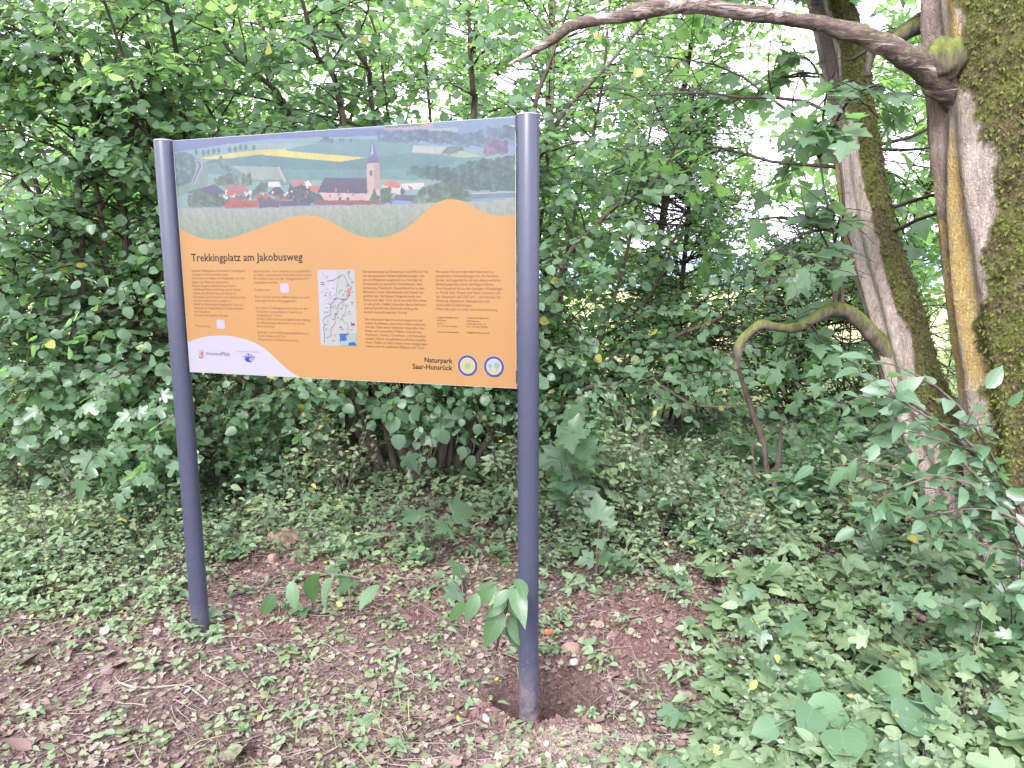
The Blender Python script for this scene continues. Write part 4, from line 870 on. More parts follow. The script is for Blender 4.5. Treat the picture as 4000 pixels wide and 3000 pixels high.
H2 = [Yp(p, 5.0, y1) for p, y1 in (
    ([(250, 1010), (220, 800), (120, 500), (20, 200), (-40, 0)], 4.4), ([(230, 1010), (240, 700), (200, 400), (110, 117), (70, 83), (0, 57), (-60, 20)], 4.3),
    ([(270, 1010), (280, 700), (240, 350), (150, 105), (110, 50), (70, 0), (30, -80)], 4.5), ([(200, 1010), (90, 760), (-60, 560), (-200, 420)], 4.3),
    ([(260, 1010), (300, 820), (290, 640), (260, 400), (290, 190), (250, 160), (200, 123), (120, 20)], 4.6), ([(220, 1010), (160, 820), (20, 700), (-120, 640)], 4.2), ([(290, 1010), (330, 760), (360, 500), (330, 200), (300, -60)], 4.9),
    ([(240, 1010), (190, 700), (143, 180), (83, 143), (27, 103), (-60, 60)], 4.2), ([(210, 1010), (110, 860), (60, 700), (0, 420)], 4.5), ([(260, 1010), (210, 900), (150, 800), (40, 830)], 4.1), ([(280, 1010), (320, 900), (340, 800), (300, 760)], 4.4))]
hz2, Lh2 = hazel("hazel_shrub", "dense hazel growing beside the farther post, filling the picture's upper corner", H2, 102, 220, group="hazel shrubs", blen=(.4, 1.0), spacing=.088)
H3 = [Yp(p, 5.9, y1) for p, y1 in (([(1130, 1020), (1180, 800), (1240, 500), (1300, 200), (1320, -40)], 5.6), ([(1150, 1020), (1230, 900), (1290, 760), (1350, 560), (1420, 200)], 5.4), ([(1110, 1020), (1140, 700), (1180, 300), (1200, -60)], 5.9), ([(1160, 1020), (1280, 860), (1345, 790), (1450, 740), (1530, 690), (1600, 660), (1700, 580), (1770, 555)], 5.0), ([(1140, 1020), (1250, 820), (1400, 640), (1500, 400)], 5.8))]
hz3, Lh3 = hazel("hazel_shrub", "looser hazel beyond the nearer post, branches reaching towards the trees", H3, 103, 160, group="hazel shrubs", leaf=.058)
HX = [[(-2.6, 6.4), 7], [(-4.2, 5.6), 6], [(-1.2, 6.8), 6], [(-5.6, 4.6), 5]]
lab = ["hazel seen through gaps behind the leaning stems", "hazel at the outer end of the thicket beside the clearing", "hazel standing in second row behind the panel", "hazel leaning in from beyond the picture edge"]
for (b, ns), lb, k in zip(HX, lab, range(5)):
    rg = np.random.default_rng(300 + k); root = empty("hazel_shrub", (*b, 0)); tag(root, lb, "shrub", "hazel shrubs"); L, tw = Leaves(), []
    for s in range(ns):
        a = rg.uniform(0, 6.28); p0 = np.array([b[0] + .2 * math.cos(a), b[1] + .2 * math.sin(a), float(gz(np.array([b[0]]), np.array([b[1]]))[0]) - .05])
        st = curve(rg, p0, (math.cos(a) * .42, math.sin(a) * .42, 1), rg.uniform(3.6, 5.6), 12, .10, .06)
        o, P, r = stem_mesh(root, st, np.linspace(.026, .006, 12), B_HAZ, "stem", 6, 26, .06, rg)
        side_growth(rg, L, tw, P, r,  .12, .15, (.5, 1.25), None, .064, twig_sp=.09, leaf_sp=.042, keep=keep_gap)
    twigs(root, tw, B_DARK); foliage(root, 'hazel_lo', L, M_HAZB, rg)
# ------------------------------------------------------------------ woodland edge behind: backlit crowns
def blob_tree(name, label, base, h, r, n, leaf, mat, seed, trunk_r=.06, group="trees behind the thicket", zlo=.8, proto='hazel_lo', gap=True):
    rg = np.random.default_rng(seed); z0 = float(gz(np.array([base[0]]), np.array([base[1]]))[0]); root = empty(name, (*base, z0)); tag(root, label, "tree", group)
    tr = curve(rg, (*base, z0 - .1), (rg.normal() * .06, rg.normal() * .06, 1), h * .9, 10, 0, .05); o, P, r_ = stem_mesh(root, tr, np.linspace(trunk_r, .012, 10), B_DARK, "trunk", 8, 30, .06, rg)
    L, tw = Leaves(), []
    for k in range(n):
        f = rg.uniform(.10, 1) ** .8; i = int(f * 29); p = P[i]; a = rg.uniform(0, 6.28); rad = r * math.sin(math.pi * min(.98, .18 + .80 * f)) * rg.uniform(.5, 1.1)
        d = np.array([math.cos(a), math.sin(a), .25 + .3 * rg.random()]); br = curve(rg, p, d, rad, 6, .18, .12)
        if p[2] + z0 < zlo - 2: continue
        tw.append((br, np.linspace(.012, .003, 6)))
        for q in range(9):
            bp = br[1 + int(rg.integers(0, 5))] + rg.normal(size=3) * .05; tp = curve(rg, bp, nrm(rg.normal(size=3) * np.array([1, 1, .5]) + d * .5), rg.uniform(.25, .55), 4, .15, .15)
            if gap and not keep_gap(tp[2]): continue
            tw.append((tp, np.linspace(.004, .0015, 4))); twig_leaves(rg, L, tp, leaf, leaf * .62, jit=.6)
    twigs(root, tw, B_DARK); foliage(root, proto, L, mat, rg, name="crown")
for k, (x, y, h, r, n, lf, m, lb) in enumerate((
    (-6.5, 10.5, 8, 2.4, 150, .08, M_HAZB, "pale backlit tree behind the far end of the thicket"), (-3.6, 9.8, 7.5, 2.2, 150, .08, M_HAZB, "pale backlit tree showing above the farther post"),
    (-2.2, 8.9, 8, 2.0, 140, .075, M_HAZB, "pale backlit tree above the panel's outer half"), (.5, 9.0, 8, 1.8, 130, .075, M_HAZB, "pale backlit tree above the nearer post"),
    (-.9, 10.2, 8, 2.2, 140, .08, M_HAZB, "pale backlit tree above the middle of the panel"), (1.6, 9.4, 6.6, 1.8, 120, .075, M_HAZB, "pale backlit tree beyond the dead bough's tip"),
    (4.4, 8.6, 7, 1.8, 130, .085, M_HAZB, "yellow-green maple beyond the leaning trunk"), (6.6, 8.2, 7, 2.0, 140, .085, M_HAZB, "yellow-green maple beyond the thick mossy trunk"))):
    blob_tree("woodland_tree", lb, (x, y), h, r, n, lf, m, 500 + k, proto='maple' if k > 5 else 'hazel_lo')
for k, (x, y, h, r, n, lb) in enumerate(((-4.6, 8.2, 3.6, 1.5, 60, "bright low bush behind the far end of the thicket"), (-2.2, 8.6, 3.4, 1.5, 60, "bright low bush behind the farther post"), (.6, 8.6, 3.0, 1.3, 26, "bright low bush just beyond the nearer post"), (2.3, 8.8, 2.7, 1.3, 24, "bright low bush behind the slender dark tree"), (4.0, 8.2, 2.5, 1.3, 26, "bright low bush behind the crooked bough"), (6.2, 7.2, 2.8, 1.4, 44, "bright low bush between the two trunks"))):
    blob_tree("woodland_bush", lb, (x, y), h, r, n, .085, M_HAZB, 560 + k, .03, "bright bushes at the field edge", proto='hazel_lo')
# slender dark small-leaved tree in the opening
blob_tree("hawthorn_tree", "slender dark small-leaved tree standing in the gap between post and trunks", (1.42, 6.3), 3.4, .8, 130, .05, M_DARK, 601, .03, None, gap=False, proto='tiny')
blob_tree("hawthorn_tree", "bushy small-leaved tree low behind the bare stem", (2.35, 6.0), 2.0, 1.0, 110, .05, M_DARK, 602, .03, None, gap=False, proto='tiny')
# low twiggy thicket under the opening
t_spots = [(.45, 6.6, 1.5), (1.05, 6.9, 1.6), (1.75, 6.9, 1.5), (2.5, 6.4, 1.5), (3.2, 5.9, 1.7), (3.9, 5.4, 1.8), (-.1, 7.4, 1.9), (-.75, 6.4, 1.7), (-1.6, 6.2, 1.7), (-2.5, 6.2, 1.8), (-3.4, 5.8, 1.8), (-.1, 6.3, 1.6)]
tl = ["twiggy bush just past the nearer post", "twiggy bush in shade below the dead-ended bough", "twiggy bush below the slender tree", "twiggy bush behind the bare brown stem", "twiggy bush left of the leaning trunk's foot", "twiggy bush behind the leaning trunk's foot", "deeper twiggy bush behind the nearer post", "twiggy bush in the dark behind the hazel stems", "twiggy bush behind the hazel stool's outer stems", "twiggy bush in shade near the farther post", "twiggy bush in shade beyond the pale field maple", "twiggy bush between hazel stool and nearer post"]
for k, ((x, y, h), lb) in enumerate(zip(t_spots, tl)):
    rg = np.random.default_rng(700 + k); z0 = float(gz(np.array([x]), np.array([y]))[0]); root = empty("thicket_bush", (x, y, z0)); tag(root, lb, "shrub", "twiggy bushes under the opening"); L, tw = Leaves(), []
    for s in range(8):
        a = rg.uniform(0, 6.28); p0 = np.array([x + rg.normal() * .22, y + rg.normal() * .2, z0 - .05]); st = curve(rg, p0, (math.cos(a) * .35, math.sin(a) * .3, 1), h * rg.uniform(.7, 1.15), 9, .08, .12)
        o, P, r = stem_mesh(root, st, np.linspace(rg.uniform(.008, .018), .003, 9), B_DARK, "stem", 5, 16, .06, rg)
        side_growth(rg, L, tw, P, r, .2, .13, (.25, .6), None, .042, twig_sp=.12, leaf_sp=.036, jit=.5, flat=.8)
    twigs(root, tw, B_DARK); foliage(root, 'tiny', L, M_DARK if k % 3 or k > 6 else M_HAZB, rg)
# bare brown stems in the opening
for nm, lb, ps in (("bare_stem", "tall bare brown stem rising to the broken bough", [[(1648, 1150, 4.35), (1660, 1060, 4.35), (1648, 960, 4.3), (1625, 890, 4.25), (1605, 830, 4.2), (1592, 790, 4.15)], [(1652, 1130, 4.35), (1630, 1010, 4.4), (1625, 960, 4.4)]]), ("bare_stem", "short cut brown stem forking beside the tall bare one", [[(1668, 1150, 4.3), (1672, 1060, 4.28), (1684, 980, 4.26), (1690, 895, 4.25)], [(1686, 960, 4.26), (1700, 925, 4.25), (1710, 905, 4.25)]])):
    b = onground(*ps[0][0][:2]); root = empty(nm, tuple(b)); tag(root, lb, "stem")
    for s in ps:
        pts = [at(*q) for q in s]; 
        if s is ps[0]: pts[0][2] = -.03
        stem_mesh(root, pts, np.linspace(.021 if s is ps[0] else .012, .010, len(pts)), B_HAZ, "stem_section" if s is ps[0] else "side_stem", 8, 30, .12, rng)
# ------------------------------------------------------------------ undergrowth
rng = np.random.default_rng(909)
def bell(u, v, cx, cy_, rx, ry): return np.exp(-(((u - cx) / rx) ** 2 + ((v - cy_) / ry) ** 2))
def cover(u, v):
    """how much of the ground the herbs hide, read off the photograph"""
    c = np.full(len(u), .22)
    c = np.maximum(c, .95 * (1 - sstep(1150, 1290, v + 0.10 * (u - 900))) )                       # foot of the thicket
    c = np.maximum(c, 1.25 * (1 - sstep(330, 560, u)) * (1 - sstep(1270, 1400, v)))                # bank on the left
    c = np.maximum(c, (.30 + .50 * sstep(1450, 1760, u)) * sstep(1380, 1600, u + .25 * (v - 1300)))   # right-hand side
    c = np.maximum(c, .85 * (1 - sstep(1180, 1290, v)) * sstep(1150, 1200, u))
    for cx, cy_, rx, ry, k in ((900, 1130, 270, 85, .8), (640, 1200, 110, 60, .55), (560, 1280, 130, 40, .4), (890, 960, 140, 95, 1.0), (1420, 1340, 170, 65, .75), (1250, 1290, 110, 40, .5), (1215, 1500, 80, 60, 1.), (1240, 1590, 130, 40, .8), (860, 1300, 160, 50, .2), (350, 1500, 200, 60, .45), (1060, 1440, 60, 40, .4)):
        c = c * (1 - k * bell(u, v, cx, cy_, rx, ry))
    return c
M_PRIV = leafmat('privet_leaf', (.105, .145, .082), (.175, .225, .135), (.2, .32, .1), .45, .5, .3, (.38, .33, .10), vein=False)
M_LOBE = leafmat('lobed_herb_leaf', (.092, .142, .070), (.150, .210, .112), (.20, .34, .08), .48, .35, .3, (.36, .33, .12), vein='fan')
N0 = 38000
X = rng.uniform(-5.2, 4.2, N0); Y = 1.75 + 4.9 * rng.random(N0) ** 1.25; Z = gz(X, Y); P0 = np.column_stack([X, Y, Z]); u, v = pix(P0)
patch = np.clip(.5 + .9 * noise(P0, 2.4), 0, 1.3)
ok = (rng.random(N0) < cover(u, v) * (.45 + .75 * patch) * (.62 - .16 * sstep(1400, 1650, u))) & (u > -220) & (u < 2440) & (v < 1790) & (hole(X, Y) > 1.0)
for q in (RP, LP): ok &= np.hypot(X - q[0], Y - q[1]) > .06
P0, u, v = P0[ok], u[ok], v[ok]
Lf2 = Leaves(); Lh, Lb, Lf, Lr, Lp, stems_ = Leaves(), Leaves(), Leaves(), Leaves(), Leaves(), []
for p, uu, vv in zip(P0, u, v):
    far = float(1 - sstep(1150, 1330, vv)); right = float(sstep(1350, 1650, uu)); left = float(1 - sstep(350, 560, uu))
    k = rng.random()
    h = .03 + .05 * rng.random() + (.08 + .42 * rng.random() ** 1.3) * far * (.6 + .4 * rng.random()) + .14 * right * rng.random() + .10 * left * rng.random()
    h *= float(np.clip(.75 + .55 * noise(p[None], 1.9)[0], .35, 1.3))
    if 640 < uu < 1080 and vv > 950: h *= .38
    if p[1] > 5.2: h *= .7
    dens = cover(np.array([uu]), np.array([vv]))[0]
    n = int(rng.integers(3, 6)) + int(5 * h / .3)
    lean = rng.normal(size=3) * .25; lean[2] = 1; top = p + nrm(lean) * h
    if h > .12: stems_.append((np.array([p, (p + top) / 2 + rng.normal(size=3) * .01, top]), np.array([.0018, .0016, .001])))
    tt = rng.uniform(.25, 1, n) if h > .1 else rng.uniform(.2, 1, n)
    pos = p + (top - p) * tt[:, None] + rng.normal(size=(n, 3)) * np.array([.018, .018, .006]) * (1 + 2 * h)
    a = rng.uniform(0, 6.28, n); ax = np.column_stack([np.cos(a), np.sin(a), rng.uniform(-.35, .45, n)]); nn = nrm(np.array([0, -.25, 1]) + rng.normal(size=(n, 3)) * .33)
    big = (.65 + .8 * rng.random() ** 2) * (1 + .55 * right + .2 * far)
    if h > .16 and rng.random() < .5:
        n2 = n * 3; t2 = rng.uniform(.2, 1, n2); a = rng.uniform(0, 6.28, n2); ax2 = np.column_stack([np.cos(a), np.sin(a), rng.uniform(-.2, .6, n2)]); Lp.add(p + (top - p) * t2[:, None] + ax2 * rng.uniform(.01, .07, n2)[:, None], ax2, nrm(np.array([0, -.35, 1]) + rng.normal(size=(n2, 3)) * .4), rng.uniform(.018, .036, n2))
    elif k < .40 + .1 * left - .22 * right: Lh.add(pos + ax * .012, ax, nn, big * rng.uniform(.022, .042, n))
    elif k < .62 + .1 * left + .1 * far - .26 * right:
        for q, aa, n1 in zip(pos, ax, nn):
            side = nrm(np.cross(n1, aa)); s = big * rng.uniform(.028, .046); st = q + aa * s * .6
            Lb.add(np.array([st, st, st]), np.array([aa, aa * .35 + side, aa * .35 - side]), np.array([n1, n1 + .15 * side, n1 - .15 * side]), s * np.array([1.1, .95, .95]))
    elif k < (.80 if right < .4 else .93) and (vv < 1330 or right > .3): (Lf2 if right > .4 and vv > 1230 else Lf).add(pos, ax, nn, big * rng.uniform(.035, .07, n))
    else: Lr.add(pos, ax, nn, big * rng.uniform(.018, .034, n))
ug = empty("undergrowth", (0, 3.2, 0)); tag(ug, "low mixed herbs, brambles and seedlings covering the ground", "undergrowth", kind="stuff")
for L, pr, m, nm in ((Lh, 'ovate', M_HERB, "herb_foliage"), (Lb, 'ovate', M_BRAM, "bramble_foliage"), (Lf, 'fmaple', M_MAP, "seedling_foliage"), (Lr, 'round', M_HERB, "creeping_foliage"), (Lp, 'tiny', M_PRIV, "privet_foliage"), (Lf2, 'fmaple', M_LOBE, "lobed_foliage")): foliage(ug, pr, L, m, rng, name=nm, gaps=False)
twigs(ug, stems_, B_HAZ, "herb_stems")
# grass
NG = 15000; X = rng.uniform(-3.6, 3.2, NG); Y = 1.8 + 2.9 * rng.random(NG) ** 1.1; Z = gz(X, Y); Pg = np.column_stack([X, Y, Z]); u, v = pix(Pg)
tuft = sstep(.0, .5, noise(Pg, 3.1) + .45 * bell(u, v, 120, 1300, 260, 110) + .25 * (1 - sstep(300, 700, u)) + .15 * sstep(1400, 1700, u) - .1) * (1 - .8 * bell(u, v, 1240, 1550, 150, 90)) * (1 - .8 * bell(u, v, 620, 1220, 170, 80)) * (1 - .7 * bell(u, v, 1400, 1340, 200, 90))
ok = (rng.random(NG) < tuft) & (hole(X, Y) > 1.05) & (v > 1130)
Pg = Pg[ok]; n = len(Pg); a = rng.uniform(0, 6.28, n); lowd = rng.random(n) < .65
ax = np.column_stack([np.cos(a), np.sin(a), np.where(lowd, rng.uniform(.05, .35, n), rng.uniform(.5, 1.4, n))])
go = link("grass", leaf_mesh("grass", PROTO['grass'], Pg, ax, nrm(np.array([0, 0, 1]) + rng.normal(size=(n, 3)) * .3), rng.uniform(.05, .16, n), M_GRASS, rng)); tag(go, "thin grass blades and tufts scattered over the soil", "grass", kind="stuff")
# ------------------------------------------------------------------ leaf litter, wood chips, soil crumbs, grit
def littermat(name, cols):
    t = NT(name); r = t.math('FRACT', t.math('ADD', t.attr("tint"), t.n("ObjectInfo").outputs['Random'])); x = t.n("ValToRGB"); t.l(r, x.inputs[0]); e = x.color_ramp.elements
    while len(e) < len(cols): e.new(.5)
    for k, c in enumerate(cols): e[k].position = k / (len(cols) - 1); e[k].color = (*c, 1)
    nn = t.noise(90, 3); return t.done(t.bsdf(t.mix(t.ramp(nn, .3, .7, 0, .4), x.outputs[0], (.10, .07, .055)), .75, .2))
M_LIT = littermat("dry_leaf", [(.075, .046, .040), (.14, .088, .078), (.205, .145, .13), (.25, .20, .17), (.17, .17, .11), (.115, .07, .062), (.28, .23, .21), (.165, .105, .095)])
M_CHIP = littermat("wood_chip", [(.045, .028, .025), (.105, .067, .060), (.17, .12, .11), (.074, .045, .040), (.23, .17, .158), (.122, .079, .072)])
M_RED = littermat("red_crumb", [(.060, .032, .029), (.105, .060, .055), (.14, .085, .079), (.082, .044, .040), (.17, .112, .105)])
M_GRIT = littermat("grit_grain", [(.13, .095, .075), (.20, .16, .13), (.28, .24, .20), (.17, .13, .11), (.33, .29, .26), (.15, .105, .085)])
def scatter(n, pw=1.25, x0=-3.8, x1=3.4, y0=1.85, dy=3.9):
    X = rng.uniform(x0, x1, n); Y = y0 + dy * rng.random(n) ** pw; k = hole(X, Y) > .96; X, Y = X[k], Y[k]; return np.column_stack([X, Y, gz(X, Y)])
def flat_axes(n, tilt=.25):
    a = rng.uniform(0, 6.28, n); return np.column_stack([np.cos(a), np.sin(a), rng.normal(size=n) * .12]), nrm(np.array([0, 0, 1]) + rng.normal(size=(n, 3)) * tilt)
P = scatter(56000, 1.5); u, v = pix(P); red_ = redness(P[:, 0], P[:, 1]); P = P[rng.random(len(P)) > .75 * red_]; n = len(P); A, N = flat_axes(n, .5)
lt = empty("leaf_litter", (0, 3, 0)); tag(lt, "brown litter of dry leaf scraps and bark bits on the soil", "leaf litter", kind="stuff")
foliage(lt, 'chip', (P + np.array([0, 0, .004]), A, N, rng.uniform(.007, .024, n)), M_CHIP, rng, name="bark_litter")
P = scatter(12000, 1.4); red_ = redness(P[:, 0], P[:, 1]); P = P[rng.random(len(P)) > .6 * red_]; n = len(P); A, N = flat_axes(n, .35)
foliage(lt, 'dead', (P + np.array([0, 0, .007]), A, N, np.clip(rng.lognormal(-3.85, .42, n), .011, .055)), M_LIT, rng, name="dead_leaves")
M_WILT = littermat("wilted_leaf", [(.13, .145, .085), (.20, .21, .15), (.16, .15, .10), (.25, .25, .19), (.14, .16, .08), (.22, .19, .15)])
P = scatter(5200, 1.3); n = len(P); A, N = flat_axes(n, .35)
foliage(lt, 'fmaple', (P[::2] + np.array([0, 0, .01]), A[::2], N[::2], rng.uniform(.02, .045, n)[::2]), M_WILT, rng, name="wilted_leaves", gaps=False)
foliage(lt, 'round', (P[1::2] + np.array([0, 0, .01]), A[1::2], N[1::2], rng.uniform(.014, .034, n)[1::2]), M_WILT, rng, name="wilted_round_leaves", gaps=False)
P = scatter(2600, 1.4); sp = []
for p in P:
    d, nn = flat_axes(1); L_ = rng.uniform(.06, .22); q = curve(rng, p + np.array([0, 0, .006]), d[0], L_, 5, 0, .12); q[:, 2] = gz(q[:, 0], q[:, 1]) + .006 + .006 * rng.random(5); sp.append((q, np.linspace(.0017, .0009, 5) * rng.uniform(.6, 1.4)))
twigs(lt, sp, M_LIT, "twig_litter", 4)
def lumps(name, P, S, mat, label, cat):
    c = np.array([(1, 0, 0), (-1, 0, 0), (0, 1, 0), (0, -1, 0), (0, 0, 1), (0, 0, -1)], float); f = np.array([(0, 2, 4), (2, 1, 4), (1, 3, 4), (3, 0, 4), (2, 0, 5), (1, 2, 5), (3, 1, 5), (0, 3, 5)])
    n = len(P); V = P[:, None] + S[:, None, None] * c[None] * rng.uniform(.55, 1.2, (n, 6, 1)) * rng.uniform(.7, 1.2, (n, 1, 3)); V = V + rng.normal(size=V.shape) * S[:, None, None] * .18
    F = (f[None] + (np.arange(n) * 6)[:, None, None]).reshape(-1, 3); o = link(name, mesh(name, V.reshape(-1, 3), F, mat, False, dict(tint=np.repeat(rng.random(n), 6)))); tag(o, label, cat, kind="stuff")
X = np.concatenate([rng.uniform(-1.7, 1.5, 52000), .11 + rng.normal(size=9000) * .16]); Y = np.concatenate([rng.uniform(2.2, 4.2, 52000), 2.68 + rng.normal(size=9000) * .12]); rd_ = redness(X, Y); k = rng.random(len(X)) < rd_ ** 1.3; X, Y = X[k], Y[k]
lumps("soil_crumbs", np.column_stack([X, Y, gz(X, Y) + .001]), np.clip(rng.lognormal(-5.2, .6, len(X)), .002, .024), M_RED, "crumbled red soil thrown up around the post holes", "soil")
n = 5200; X = .21 + rng.normal(size=n) * .15; Y = 2.405 + rng.normal(size=n) * .055; k = hole(X, Y) > .93; X, Y = X[k], Y[k]
lumps("gravel", np.column_stack([X, Y, gz(X, Y) + .001]), np.clip(rng.lognormal(-5.7, .4, len(X)), .0015, .009), M_GRIT, "small heap of pale concrete grit before the nearer post", "gravel")
# ------------------------------------------------------------------ stones, brick bits, sticks, big dry leaves
t = NT("red_sandstone"); n1 = t.noise(30, 5); n2 = t.noise(8, 3); msand = t.done(t.bsdf(t.mix(t.ramp(n1, .3, .7), t.mix(t.ramp(n2, .4, .6), (.16, .085, .07), (.22, .13, .10)), (.26, .165, .14)), .9, .15, n1, .006))
t = NT("orange_brick"); n1 = t.noise(60, 4); mbrick = t.done(t.bsdf(t.mix(t.ramp(n1, .3, .7), (.32, .085, .04), (.42, .15, .085)), .85, .2, n1, .004))
t = NT("white_stone"); n1 = t.noise(40, 4); mwhite = t.done(t.bsdf(t.mix(t.ramp(n1, .3, .7), (.22, .18, .17), (.36, .33, .32)), .8, .2, n1, .003))
def rock(name, label, px, py, dims, mat, seed, rz=0.0, cat="stone", cut=.0, group=None):
    rg = np.random.default_rng(seed); p = onground(px, py); n, m = 14, 9
    uu, vv = np.meshgrid(np.linspace(0, 2 * np.pi, n, endpoint=False), np.linspace(.05, np.pi - .05, m)); S_ = np.column_stack([(np.sin(vv) * np.cos(uu)).ravel(), (np.sin(vv) * np.sin(uu)).ravel(), np.cos(vv).ravel()])
    S_ = np.sign(S_) * np.abs(S_) ** .75; sh = rg.uniform(0, 10, 3); V = S_ * (1 + .20 * noise(S_ + sh, 1.6) + .07 * noise(S_ + sh, 6))[:, None]
    for k in range(5): d = nrm(rg.normal(size=3)); dd = V @ d; V = V - np.maximum(dd - .72, 0)[:, None] * d[None] * .9
    V = V * np.array(dims) / 2; c_, s_ = math.cos(rz), math.sin(rz); V = V @ np.array([[c_, s_, 0], [-s_, c_, 0], [0, 0, 1]]); V = V + p + np.array([0, 0, dims[2] * .28])
    i = np.arange(m - 1)[:, None] * n; j = np.arange(n)[None]; F = np.stack([i + j, i + n + j, i + n + (j + 1) % n, i + (j + 1) % n], -1).reshape(-1, 4)
    o = link(name, mesh(name, V, [F, np.array([list(range(n))]), np.array([list(range((m - 1) * n, m * n))[::-1]])], mat, False)); return tag(o, label, cat, group)
rock("rock", "large flat red sandstone lying under the panel", 612, 1170, (.21, .13, .10), msand, 1, .3)
rock("rock", "rounded pinkish stone in front of the flat sandstone", 657, 1193, (.075, .06, .06), msand, 2, 1)
rock("rock", "smaller pinkish stone touching the rounded one", 680, 1203, (.05, .05, .04), msand, 3, 2)
rock("rock", "upright reddish stone nearest the farther post", 592, 1215, (.06, .05, .075), msand, 4, .6)
rock("rock", "grey-pink stone half buried behind the nearer post", 1232, 1408, (.09, .06, .045), msand, 5, .3)
rock("rock", "small stone in the red soil beyond the post hole", 1290, 1352, (.06, .05, .03), msand, 6, .9)
rock("brick_fragment", "bright orange brick fragment just past the nearer post", 1144, 1478, (.05, .04, .03), mbrick, 7, .2, "brick") if False else rock("brick_fragment", "bright orange brick fragment just past the nearer post", 1184, 1370, (.052, .03, .03), mbrick, 7, .2, "brick")
rock("brick_fragment", "orange brick chip lying amid the pinkish stones", 737, 1206, (.03, .025, .018), mbrick, 8, .5, "brick")
rock("white_pebble", "white chipped pebble on the back rim of the post hole", 1240, 1433, (.035, .03, .025), mwhite, 9, .5)
rock("white_pebble", "pale pebble on the bare soil further back", 1478, 1312, (.03, .025, .02), mwhite, 10, .1)
rock("white_pebble", "pinkish pebble in front of the post hole's near rim", 1050, 1557, (.03, .045, .03), mwhite, 11, .4)
def stick(label, pts, r0, mat, name="fallen_stick"):
    P = np.array([onground(*q) + np.array([0, 0, r0 * 1.3]) for q in pts]); root = empty(name, tuple(P[0])); tag(root, label, "stick")
    stem_mesh(root, P, np.linspace(r0, r0 * .5, len(P)), mat, "stick_shaft", 6, 24, .12, rng); e = P[len(P) // 2]
    stem_mesh(root, [e, e + np.array([.02, .01, .012]), e + np.array([.04, .012, .018])], [r0 * .5, r0 * .4, r0 * .3], mat, "side_twig", 5, 6, 0, rng)
M_STK = barkmat("stick_bark", (.09, .064, .055), (.19, .145, .13)); M_STK2 = barkmat("pale_stick", (.15, .11, .10), (.27, .215, .20))
stick("long curved pinkish stick lying on the litter", [(255, 1478), (290, 1488), (330, 1489), (395, 1484), (425, 1500), (450, 1520)], .006, M_STK2)
stick("short stout stick lying below the long curved one", [(585, 1560), (600, 1590), (625, 1615)], .007, M_STK)
stick("brown stick on the soil behind the nearer post", [(1150, 1395), (1200, 1410), (1260, 1412), (1320, 1405)], .007, M_STK)
stick("dark branch lying among herbs beneath the opening", [(1380, 1225), (1440, 1228), (1520, 1218), (1590, 1210)], .008, B_HAZ)
stick("whitish barkless stick in the herbs beside the bare stems", [(1535, 1178), (1570, 1195), (1610, 1218)], .010, M_STK2)
stick("pale log piece under leaves by the trunks", [(1960, 1330), (2020, 1358), (2085, 1390), (2120, 1412)], .016, M_STK)
stick("thin dry stalk lying in front of the trunks", [(1700, 1200), (1760, 1260), (1830, 1275), (1930, 1300)], .006, M_STK)
stick("dry stalk slanting beneath the flat sandstone", [(540, 1180), (580, 1165), (620, 1140)], .005, M_STK2)
stick("grey stick beside the farther post's foot", [(420, 1388), (500, 1378), (570, 1385)], .006, M_STK)
bl = [(530, 1625, .13, "largest dry leaf, on the litter at the lower edge below the stout stick"), (70, 1625, .09, "dry leaf in the lower corner farthest from the posts"), (40, 1445, .10, "dry leaf at the picture edge below the grassy bank"), (975, 1650, .07, "dry leaf at the lower edge in front of the nearer post"), (1335, 1500, .10, "dry leaf between the post hole and the herbs"), (150, 1425, .08, "dry leaf a little before the long curved stick"), (260, 1600, .07, "dry leaf below the long curved stick"), (700, 1640, .06, "small dry leaf at the lower edge midway"), (1560, 1250, .08, "dry leaf on the bare soil beside the dark branch"), (1470, 1470, .08, "dry leaf at the rim of the dense herbs"), (800, 1480, .05, "small dry leaf on the litter between the posts"), (330, 1440, .06, "small dry leaf just above the long curved stick"), (60, 1290, .12, "large dry leaf caught in the grassy bank"), (1000, 1420, .06, "small dry leaf beside the cherry sapling")]
for px, py, s, lb in bl:
    p = onground(px, py); k = int(rng.integers(0, 4)); pv, pf = PROTO['dead'][k]; A, N = flat_axes(1, .3); Xf, Yf, Zf = frames(A, N)
    V = p + np.array([0, 0, .012]) + s * (pv[:, :1] * Xf + pv[:, 1:2] * Yf + pv[:, 2:] * Zf); o = link("dry_leaf", mesh("dry_leaf", V, [f for f in pf], M_LIT, True, dict(tint=np.full(len(V), rng.random())))); tag(o, lb, "leaf", "large dry leaves on the ground")
